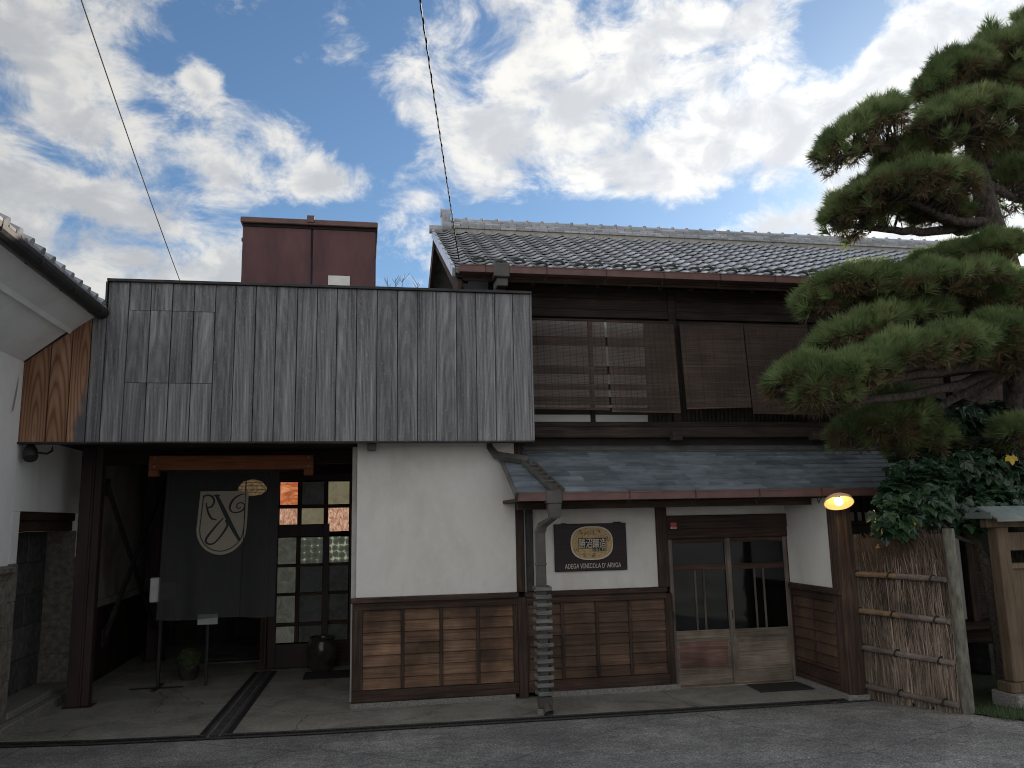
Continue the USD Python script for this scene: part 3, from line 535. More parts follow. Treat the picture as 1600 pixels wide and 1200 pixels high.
obj('footing', box(5.66, 5.75, 9.16, FY - 0.03, 0.0, 0.075), granite, H)
obj('footing', box(5.75, 5.93, 9.16, 9.40, 0.0, 0.07), granite, H)
# posts and rails
obj('post', box(1.957, 2.06, FY - 0.012, FY + 0.1, 1.285, 3.2), dark_wood_v, H)
obj('post', box(3.852, 3.998, FY - 0.02, FY + 0.12, 1.285, 2.95), dark_wood_v, H)
obj('post', box(5.70, 5.905, 9.19, 9.40, 0.075, 2.33, 0.008), dark_wood_v, H, label='brown corner post of the entrance wing beside the brushwood fence')
obj('post', box(3.93, 4.02, FY - 0.03, FY + 0.1, 0.066, 1.2), dark_wood_v, H)
obj('post', box(5.805, 5.86, FY - 0.012, FY + 0.1, 0.0, 2.95), dark_wood_v, H)
obj('lintel', box(3.999, 5.804, FY - 0.03, FY + 0.12, 2.03, 2.203), dark_wood, H)
obj('lintel', box(3.999, 5.804, FY - 0.015, FY + 0.12, 1.9, 2.028), dark_wood, H)
obj('threshold', box(4.02, 5.72, FY - 0.06, FY + 0.14, 0.004, 0.022), door_wood_h, H)


def wainscot(x0, x1, muntins, bm, lab):
    back = obj('wainscot', box(x0, x1, FY + 0.0, FY + 0.05, 0.066, 1.2), dark_wood, H, label=lab)
    obj('cap', box(x0 - 0.02, x1 + 0.01, FY - 0.085, FY - 0.001, 1.225, 1.284, 0.008), dark_wood, back)
    obj('rail', box(x0, x1, FY - 0.045, FY - 0.001, 1.137, 1.223), dark_wood, back)
    obj('rail', box(x0, x1, FY - 0.06, FY - 0.001, 0.066, 0.2, 0.008), dark_wood, back)
    xs = [x0 + (0.13 if x0 < 0.1 else 0.02)] + muntins + [x1 - (0.06 if x0 < 0.1 else 0.02)]
    obj('stile', box(x0, xs[0] - 0.002, FY - 0.043, FY - 0.001, 0.202, 1.135), dark_wood_v, back)
    obj('stile', box(xs[-1] + 0.002, x1, FY - 0.043, FY - 0.001, 0.202, 1.135), dark_wood_v, back)
    for i in range(len(xs) - 1):
        a, b = xs[i] + (0.0 if i == 0 else 0.021), xs[i + 1] - (0.0 if i == len(xs) - 2 else 0.021)
        for r in range(7):
            z0 = 0.204 + r * 0.133; j = rng.uniform(-0.002, 0.002)
            # lapped board: its lower edge stands proud
            obj('board', prism_yz([(FY - 0.026 + j, z0 + 0.003), (FY - 0.006, z0 + 0.128), (FY - 0.001, z0 + 0.128), (FY - 0.001, z0 + 0.003)], a + 0.001, b - 0.001), bm, back)
        if i:
            obj('muntin', box(xs[i] - 0.02, xs[i] + 0.02, FY - 0.038, FY - 0.001, 0.202, 1.135), dark_wood_v, back)


wainscot(-0.10, 1.95, [0.51, 0.985, 1.445], board_wood, 'brown board wainscot with four columns of lapped boards under the blank plaster')
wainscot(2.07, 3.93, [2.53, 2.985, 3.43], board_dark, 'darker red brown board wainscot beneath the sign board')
obj('post', box(1.952, 2.068, FY - 0.05, FY + 0.06, 0.004, 1.222, 0.006), dark_wood_v, H)
# side of the entrance wing: two columns of boards that face the doors
wb = obj('wainscot', box(5.735, 5.785, 9.402, FY, 0.075, 1.2), dark_wood, H, label='dark board wainscot on the side of the entrance wing')
obj('cap', box(5.665, 5.734, 9.2, FY - 0.035, 1.215, 1.284, 0.008), dark_wood, wb)
obj('rail', box(5.705, 5.734, 9.402, FY - 0.035, 1.12, 1.213), dark_wood, wb); obj('rail', box(5.70, 5.734, 9.402, FY - 0.035, 0.29, 0.33), dark_wood, wb); obj('rail', box(5.705, 5.734, 9.402, FY - 0.035, 0.077, 0.13), dark_wood, wb)
for y0, y1 in ((9.42, 9.89), (9.92, 10.40)):
    for r in range(6):
        z0 = 0.333 + r * 0.131
        obj('board', prism_xz([(5.709, z0 + 0.003), (5.728, z0 + 0.127), (5.734, z0 + 0.127), (5.734, z0 + 0.003)], y0, y1), board_dark, wb)
obj('board', box(5.722, 5.734, 9.42, FY - 0.05, 0.133, 0.287), dark_wood, wb)
obj('muntin', box(5.708, 5.733, 9.892, 9.918, 0.332, 1.118), dark_wood_v, wb)


def leaf(x0, x1, y, mun, lower, lab):
    d = obj('sliding_door', box(x0, x0 + 0.055, y, y + 0.034, 0.024, 1.895), door_wood, H, label=lab)
    obj('stile', box(x1 - 0.055, x1, y, y + 0.034, 0.024, 1.895), door_wood, d)
    a, b = x0 + 0.056, x1 - 0.056
    for z0, z1 in ((0.024, 0.185), (0.6, 0.705), (1.478, 1.555), (1.835, 1.895)):
        obj('rail', box(a, b, y + 0.002, y + 0.032, z0, z1), door_wood_h if z1 < 1 else dark_wood, d)
    for z0, z1 in ((0.706, 1.477), (1.556, 1.834)):
        obj('pane', box(a, b, y + 0.015, y + 0.019, z0, z1, 0.0005), glass, d)
    for m in mun:
        obj('muntin', box(m - 0.014, m + 0.014, y + 0.003, y + 0.0145, 0.706, 1.477), door_bar, d)
    obj('lower_panel', box(a + 0.035, b - 0.035, y + 0.014, y + 0.024, 0.222, 0.562), lower, d)
    for k in range(2):
        w = 0.018
        m = [box(a + k * w, b - k * w, y + 0.004 + 0.006 * k, y + 0.013 + 0.006 * k, 0.187 + k * w, 0.187 + (k + 1) * w), box(a + k * w, b - k * w, y + 0.004 + 0.006 * k, y + 0.013 + 0.006 * k, 0.598 - (k + 1) * w, 0.598 - k * w),
             box(a + k * w, a + (k + 1) * w, y + 0.004 + 0.006 * k, y + 0.013 + 0.006 * k, 0.188 + (k + 1) * w, 0.597 - (k + 1) * w), box(b - (k + 1) * w, b - k * w, y + 0.004 + 0.006 * k, y + 0.013 + 0.006 * k, 0.188 + (k + 1) * w, 0.597 - (k + 1) * w)]
        obj('moulding', join(m), door_wood_h, d)
    obj('pull', box(x0 + 0.016 if lower is not door_red else x0 + 0.014, x0 + 0.04, y - 0.002, y + 0.01, 0.84, 0.96), metal_dark, d)


leaf(4.024, 4.885, FY + 0.045, (4.385, 4.505), door_red, 'left sliding door with reddish lower panel')
leaf(4.835, 5.716, FY + 0.006, (5.215, 5.345), door_wood_h, 'right sliding door with greyish lower panel')
obj('door_jamb', box(5.718, 5.804, FY + 0.0, FY + 0.1, 0.022, 1.898), dark_wood_v, H)
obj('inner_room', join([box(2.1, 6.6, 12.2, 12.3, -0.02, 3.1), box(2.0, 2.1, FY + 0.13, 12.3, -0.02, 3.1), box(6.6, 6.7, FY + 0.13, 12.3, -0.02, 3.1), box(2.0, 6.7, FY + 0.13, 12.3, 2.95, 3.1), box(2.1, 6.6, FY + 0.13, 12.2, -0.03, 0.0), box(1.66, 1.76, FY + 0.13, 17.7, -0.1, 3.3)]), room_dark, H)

# lean-to roof of slates over the doors
EV, EZ, TV, TZ = 9.44, 2.512, 10.72, 3.135      # eave y, z; top y, z
RX0, RX1 = 1.79, 11.0
up_ = np.array([0, TV - EV, TZ - EZ]); SL = np.linalg.norm(up_); up_ /= SL; nrm = np.array([0, -up_[2], up_[1]])
lr = obj('lean_to_roof', rot(join([box(0, RX1 - RX0, -0.02, SL, -0.05, -0.012)]), np.stack([[1, 0, 0], up_, nrm], 1), (RX0, EV, EZ)), dark_wood, H, label='low slate roof over the entrance')
rows = 9; ex = SL / rows; R_roof = np.stack([[1, 0, 0], up_, nrm], 1)
rest = []; cnt = 0
for r in range(rows):
    x = -0.2 if r % 2 else 0.0
    x += rng.uniform(-0.06, 0.06) if r else 0
    x = max(-0.24, x)
    while x < RX1 - RX0:
        w = 0.455 + rng.uniform(-0.012, 0.012); a, b = max(x, 0), min(x + w, RX1 - RX0)
        if b - a > 0.04:
            y0 = r * ex - (0.03 if r == 0 else 0.0); j = rng.uniform(0, 0.004)
            vv = np.array([(a + .003, y0, 0.014 + j), (b - .003, y0, 0.014 + j), (b - .003, y0 + ex + 0.05, -0.008), (a + .003, y0 + ex + 0.05, -0.008), (a + .003, y0, -0.006), (b - .003, y0, -0.006)])
            vv[:, 2] += 0.0
            ms = rot((vv, np.array([(0, 1, 2), (0, 2, 3), (4, 5, 1), (4, 1, 0), (0, 3, 4), (1, 5, 2)])), R_roof, (RX0, EV, EZ))
            obj('slate', ms, slate, lr); cnt += 1
        x += w
for k in range(2):
    obj('top_flashing', rot(box(-0.02, RX1 - RX0, SL - 0.07 - 0.1 * k, SL + 0.04 - 0.1 * k, 0.013 + 0.004 * (1 - k), 0.02 + 0.004 * (1 - k)), R_roof, (RX0, EV, EZ)), flashing, lr)
obj('verge_trim', rot(box(-0.03, 0.0, -0.03, SL, -0.055, 0.012), R_roof, (RX0, EV, EZ)), flashing, lr)
obj('eave_soffit', box(RX0, RX1, EV + 0.05, FY + 0.0, 2.40, 2.44), dark_wood, lr)
obj('fascia', box(RX0 - 0.01, RX1, EV + 0.005, EV + 0.045, 2.40, 2.475), dark_wood, lr)
obj('eave_purlin', box(RX0 + 0.06, 5.7, 9.72, 9.84, 2.31, 2.399), dark_wood, lr)


def gutter(x0, x1, y, z, h, d, hooks, lab, parent):
    pf = [(y - d, z), (y - d, z - h), (y, z - h), (y, z), (y - 0.008, z), (y - 0.008, z - h + 0.008), (y - d + 0.008, z - h + 0.008), (y - d + 0.008, z)]
    ms = [box(x0, x1, y - d, y - d + 0.008, z - h, z), box(x0, x1, y - d + 0.009, y - 0.009, z - h, z - h + 0.006), box(x0, x1, y - 0.008, y, z - h, z), box(x0 - 0.006, x0 - 0.0005, y - d, y, z - h, z)]
    ms.append(box(x0, x1, y - d - 0.006, y - d - 0.0005, z - 0.016, z - 0.002))
    gt = obj('gutter', join(ms), gutter_paint, parent, label=lab)
    for x in hooks:
        obj('hook', tube([(x, y - d - 0.008, z + 0.004), (x, y - d - 0.012, z - h - 0.004), (x, y - d * 0.5, z - h - 0.05), (x, y - d * 0.3, z - h - 0.085), (x, y - 0.01, z - h - 0.05), (x, y + 0.01, z - h + 0.05)], 0.006, 5), metal_dark, gt)
    return gt


gutter(1.80, 11.0, EV + 0.0, 2.503, 0.098, 0.11, np.arange(2.3, 11, 0.83), 'lower brown gutter along the slate roof', H)

# upper floor
RE, RZ, RR, RT = 10.15, 5.42, 13.35, 7.11        # eave y z, ridge y z
UY = 10.70
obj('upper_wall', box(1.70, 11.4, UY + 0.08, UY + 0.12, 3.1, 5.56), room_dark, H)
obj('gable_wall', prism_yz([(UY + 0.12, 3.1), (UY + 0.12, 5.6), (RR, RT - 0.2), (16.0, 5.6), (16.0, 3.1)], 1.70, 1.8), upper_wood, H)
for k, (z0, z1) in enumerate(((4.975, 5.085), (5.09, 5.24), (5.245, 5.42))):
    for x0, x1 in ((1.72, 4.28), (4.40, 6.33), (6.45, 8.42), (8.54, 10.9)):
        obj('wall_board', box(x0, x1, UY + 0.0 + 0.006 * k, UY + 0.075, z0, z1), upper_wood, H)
for x in (4.34, 6.39, 8.48):
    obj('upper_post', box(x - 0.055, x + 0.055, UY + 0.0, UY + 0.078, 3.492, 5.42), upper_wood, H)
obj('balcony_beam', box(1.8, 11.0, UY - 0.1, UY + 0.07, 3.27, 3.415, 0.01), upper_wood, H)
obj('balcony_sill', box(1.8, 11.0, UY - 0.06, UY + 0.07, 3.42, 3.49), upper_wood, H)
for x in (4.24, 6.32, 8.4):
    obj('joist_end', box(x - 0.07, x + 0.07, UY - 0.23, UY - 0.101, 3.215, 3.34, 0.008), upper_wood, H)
for z0, z1 in ((3.495, 3.60), (3.70, 3.735), (3.85, 3.945), (4.03, 4.165), (4.285, 4.565), (4.70, 4.92)):
    for x0, x1 in ((1.85, 3.09), (3.16, 3.92)):
        if z0 == 3.495 or x0 < 3 or True:
            obj('window_panel', box(x0, x1, UY + 0.045, UY + 0.06, z0, z1, 0.002), paper_pale, H)  # plain pale bands seen through the first two blinds
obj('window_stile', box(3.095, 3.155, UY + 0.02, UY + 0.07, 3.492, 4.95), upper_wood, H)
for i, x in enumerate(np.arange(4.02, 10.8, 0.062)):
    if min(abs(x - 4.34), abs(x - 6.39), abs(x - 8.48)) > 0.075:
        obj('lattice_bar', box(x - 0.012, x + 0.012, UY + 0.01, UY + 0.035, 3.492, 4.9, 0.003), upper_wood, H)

# upper roof: pantiles laid one by one
VX0, VX1 = 1.175, 11.6
u2 = np.array([0, RR - RE, RT - RZ]); SL2 = np.linalg.norm(u2); u2 /= SL2; n2 = np.array([0, -u2[2], u2[1]]); R2 = np.stack([[1, 0, 0], u2, n2], 1)
TW, NR = 0.28, 16; EX = (SL2 - 0.06) / NR
tr = obj('tiled_roof', rot(box(0.02, VX1 - VX0, 0.02, SL2, -0.10, -0.045), R2, (VX0, RE, RZ)), dark_wood, H, label='grey pantile roof of the upper floor')
uu = np.linspace(0, 1, 11)
prof = np.where(uu < 0.68, -0.020 * np.sin(np.pi * uu / 0.68) ** 1.0, 0.024 * np.sin(np.pi * (uu - 0.68) / 0.32)) + 0.004


def tile_mesh(c, r):
    x = c * TW + uu * (TW + 0.004); j = rng.uniform(-0.003, 0.003); y0 = r * EX + rng.uniform(-0.006, 0.006); n = len(uu)
    lo = np.stack([x, np.full(n, y0), prof + 0.036 + j], 1); hi = np.stack([x, np.full(n, y0 + EX + 0.035), prof + 0.002], 1); ed = np.stack([x, np.full(n, y0 + 0.001), prof + 0.021 + j], 1); un = np.stack([x, np.full(n, y0 + 0.04), prof + 0.012 + j], 1)
    v = np.vstack([lo, hi, ed, un]); f = [(i, i + 1, n + i + 1, n + i) for i in range(n - 1)] + [(2 * n + i, 2 * n + i + 1, i + 1, i) for i in range(n - 1)] + [(3 * n + i, 3 * n + i + 1, 2 * n + i + 1, 2 * n + i) for i in range(n - 1)]
    v = np.vstack([v, hi[-1], un[-1], lo[-1]]); f = np.vstack([np.array(f)[:, [0, 1, 2]], np.array(f)[:, [0, 2, 3]], [[4 * n, 4 * n + 2, 4 * n + 1]]])
    return rot((v, f), R2, (VX0, RE, RZ))


NC = int((VX1 - VX0) / TW)
order = sorted([(c, r) for c in range(NC) for r in range(NR)], key=lambda q: (q[0] * TW + VX0 - 1) ** 2 * 0.55 + (RE + q[1] * EX) ** 2 * 0.35)
rest = []
for k, (c, r) in enumerate(order):
    if k < 300:
        obj('tile', tile_mesh(c, r), tile_clay, tr, smooth=40)
    else:
        rest.append(tile_mesh(c, r))
obj('far_tiles', join(rest), tile_clay, tr, smooth=40, kind='stuff')
for c in range(NC):                               # round ends of the eave tiles
    x = (c + 0.84) * TW
    an = np.linspace(0, np.pi, 9); rr = 0.062
    front = np.array([(x, -0.03, 0.008)] + [(x + rr * math.cos(a), -0.03, 0.008 + rr * 0.85 * math.sin(a)) for a in an])
    back = front + [0, 0.05, 0]
    n = len(front); f = [(0, i + 1, i) for i in range(1, n - 1)] + [(i, i + 1, n + i + 1) for i in range(1, n - 1)] + [(i, n + i + 1, n + i) for i in range(1, n - 1)]
    v_, f_ = rot((np.vstack([front, back]), np.array(f)), R2, (VX0, RE, RZ))
    obj('eave_tile_end', (v_, f_), tile_clay, tr)
    lipx = np.linspace(c * TW, c * TW + TW * 0.7, 7); dz = -0.022 * np.sin(np.pi * (lipx - c * TW) / (TW * 0.7))
    a = np.stack([lipx, np.full(7, -0.012), dz + 0.028], 1); b = np.stack([lipx, np.full(7, -0.012), dz - 0.03], 1)
    obj('eave_tile_lip', rot((np.vstack([a, b]), np.array([(i, 7 + i, 8 + i, i + 1) for i in range(6)])), R2, (VX0, RE, RZ)), tile_clay, tr)
for c in range(1, NC - 1):                          # rings that hold the snow
    r = 2.55 if c % 2 else 1.75
    x = (c + 0.36) * TW; an = np.linspace(-0.1 * np.pi, 1.1 * np.pi, 12)
    pts = np.array([(x + 0.085 * math.cos(a), r * EX + 0.03 + 0.03 * math.sin(a), 0.025 + 0.04 * math.sin(a)) for a in an])
    obj('snow_ring', tube(pts @ R2.T + np.array([VX0, RE, RZ]), 0.019, 6), tile_dark, tr)
# verge: edge tiles and barge board on the left gable
for r in range(NR):
    obj('verge_tile', rot(box(-0.045, -0.002, r * EX, r * EX + EX - 0.004, -0.09, 0.03 + 0.012 * (r % 2)), R2, (VX0, RE, RZ)), tile_clay, tr)
u3 = u2 * [1, -1, 1]
for nm, off, dep in (('barge_board', 0.06, 0.24),):
    obj(nm, prism_yz([(RE + 0.05, RZ - 0.12), (RE + 0.05, RZ - 0.12 - dep), (RR, RT - 0.12 - dep * 0.9), (RR, RT - 0.10)], VX0 + 0.03, VX0 + 0.08), dark_wood, H)
    obj(nm, prism_yz([(2 * RR - RE, RZ - 0.12 - dep), (2 * RR - RE, RZ - 0.08), (RR + 0.001, RT - 0.06), (RR + 0.001, RT - 0.12 - dep * 0.9)], VX0 - 0.01, VX0 + 0.06), dark_wood_v, H)
obj('barge_board', prism_yz([(RE + 0.25, RZ - 0.23), (RE + 0.25, RZ - 0.27), (RR, RT - 0.48), (RR, RT - 0.40)], VX0 + 0.09, VX0 + 0.16), pipe_grey, H)
obj('rear_roof', rot(box(0.0, VX1 - VX0, 0.0, SL2, -0.10, 0.03), np.stack([[-1, 0, 0], u3, n2 * [1, -1, 1]], 1), (VX1, 2 * RR - RE, RZ)), tile_clay, H)
obj('upper_soffit', rot(box(0.1, VX1 - VX0, 0.05, 0.72, -0.15, -0.105), R2, (VX0, RE, RZ)), dark_wood, H)
for x in np.arange(1.35, 10.8, 0.46):
    obj('rafter', rot(box(x - VX0 - 0.03, x - VX0 + 0.03, 0.28, 0.7, -0.235, -0.152), R2, (VX0, RE, RZ)), dark_wood, H)
obj('eave_girder', box(1.3, 11.5, UY - 0.16, UY - 0.03, 5.43, 5.53), dark_wood, H)
gutter(1.215, 11.6, RE - 0.01, 5.463, 0.1, 0.115, np.arange(1.55, 11.5, 0.81), 'upper brown gutter along the pantile roof', H)
# ridge: three courses of flat ridge tiles, round cap, beads
rd = obj('ridge', box(VX0 + 0.12, VX1, RR - 0.13, RR + 0.13, RT - 0.06, RT + 0.02), mortar, H, label='stacked ridge of flat grey tiles with beaded cap')
for k in range(4):
    x = VX0 + 0.30 - (0.14 if k % 2 else 0)
    while x < VX1:
        hw = 0.155 - 0.014 * k
        obj('ridge_tile', box(max(x, VX0 + 0.28), min(x + 0.275, VX1), RR - hw, RR + hw, RT + 0.022 + k * 0.04, RT + 0.059 + k * 0.04, 0.005), tile_clay, rd)
        x += 0.28
x = VX0 + 0.3
while x < VX1:
    obj('cap_tile', tube([(x, RR, RT + 0.19), (x + 0.262, RR, RT + 0.19)], 0.055, 10), tile_clay, rd, smooth=40)
    obj('bead', lathe([(0.0, 0.0), (0.034, 0.004), (0.03, 0.03), (0.0, 0.045)], (x + 0.26, RR, RT + 0.232), 8), tile_clay, rd)
    x += 0.27
fin = obj('ridge_end_ornament', box(VX0 + 0.13, VX0 + 0.27, RR - 0.17, RR + 0.17, RT + 0.0, RT + 0.33, 0.04), tile_clay, H)
obj('scroll', tube([(VX0 + 0.12, RR - 0.19, RT + 0.02), (VX0 + 0.28, RR - 0.19, RT + 0.02)], 0.075, 12), tile_clay, fin, smooth=40)
obj('scroll', tube([(VX0 + 0.11, RR, RT + 0.33), (VX0 + 0.285, RR, RT + 0.33)], 0.075, 12), tile_clay, fin, smooth=40)
obj('verge_cap', tube([(VX0 - 0.08, RR, RT + 0.03), (VX0 + 0.2, RR, RT + 0.03)], 0.075, 12), tile_clay, H, smooth=40)
# pipe from the upper gutter behind the parapet
obj('upper_outlet', join([box(1.655, 1.865, 10.01, 10.2, 5.31, 5.495, 0.01), box(1.705, 1.845, 10.222, 10.36, 4.9, 5.308, 0.01), box(1.70, 1.85, 10.06, 10.35, 5.20, 5.309, 0.01)]), pipe_grey, H)

# ------------------------------------------------------------------ bamboo blinds of the upper floor
BL = [(2.16, 3.275, 4.90, 3.655, 'bamboo blind beside the boarded parapet, pale panels showing through'), (3.305, 4.285, 4.895, 3.62, 'bamboo blind half backed by pale window panels, left of the first upper post'),
      (4.375, 5.33, 4.895, 3.66, 'plain dark bamboo blind right of the first upper post, hem tilted'), (5.35, 6.33, 4.885, 3.60, 'dark bamboo blind left of the pine branches, hanging lowest'),
      (6.45, 7.42, 4.885, 3.62, 'bamboo blind mostly hidden behind the pine branches'), (7.44, 8.42, 4.885, 3.6, 'bamboo blind between pine branches and pine trunk'), (8.55, 9.6, 4.885, 3.6, 'bamboo blind at far right behind the pine trunk')]
for k, (x0, x1, zt, zb, lab) in enumerate(BL):
    y = UY - 0.16
    t = thing('bamboo_blind', lab, 'blind', (x0, y, zb), 'bamboo blinds of the upper floor')
    rs = []; z = zt - 0.03; tilt = 0.03 if k == 2 else (-0.012 if k in (0, 1) else rng.uniform(-0.01, 0.01)); i = 0
    while z > zb:
        fr = (zt - z) / (zt - zb); dz = tilt * fr; g = rng.uniform(0, 0.0012); yy = y - 0.10 * fr
        vv = np.array([(x0, yy, z), (x1, yy, z + dz), (x1, yy, z + dz - 0.0052), (x0, yy, z - 0.0052), (x0, yy + 0.003, z), (x1, yy + 0.003, z + dz), (x1, yy + 0.003, z + dz - 0.0052), (x0, yy + 0.003, z - 0.0052)])
        rs.append((vv, np.array([(0, 3, 2, 1), (4, 5, 6, 7), (0, 1, 5, 4), (3, 7, 6, 2)])))
        z -= 0.0076 + g; i += 1
    obj('reeds', join(rs), reed, t, kind='stuff')
    obj('top_batten', box(x0, x1, y - 0.01, y + 0.012, zt - 0.028, zt), dark_wood, t)
    obj('hem_batten', (lambda b: (b[0] + np.outer((b[0][:, 0] - x0) / (x1 - x0), [0, 0, tilt]), b[1]))(box(x0, x1, y - 0.108, y - 0.093, zb - 0.022, zb - 0.001)), board_dark, t)
    for x in np.linspace(x0 + 0.06, x1 - 0.06, 12 if k < 2 else 5):
        obj('cord', tube([(x, y - 0.004, zt - 0.03), (x, y - 0.104, zb)], 0.0022, 4), cable_mat, t)
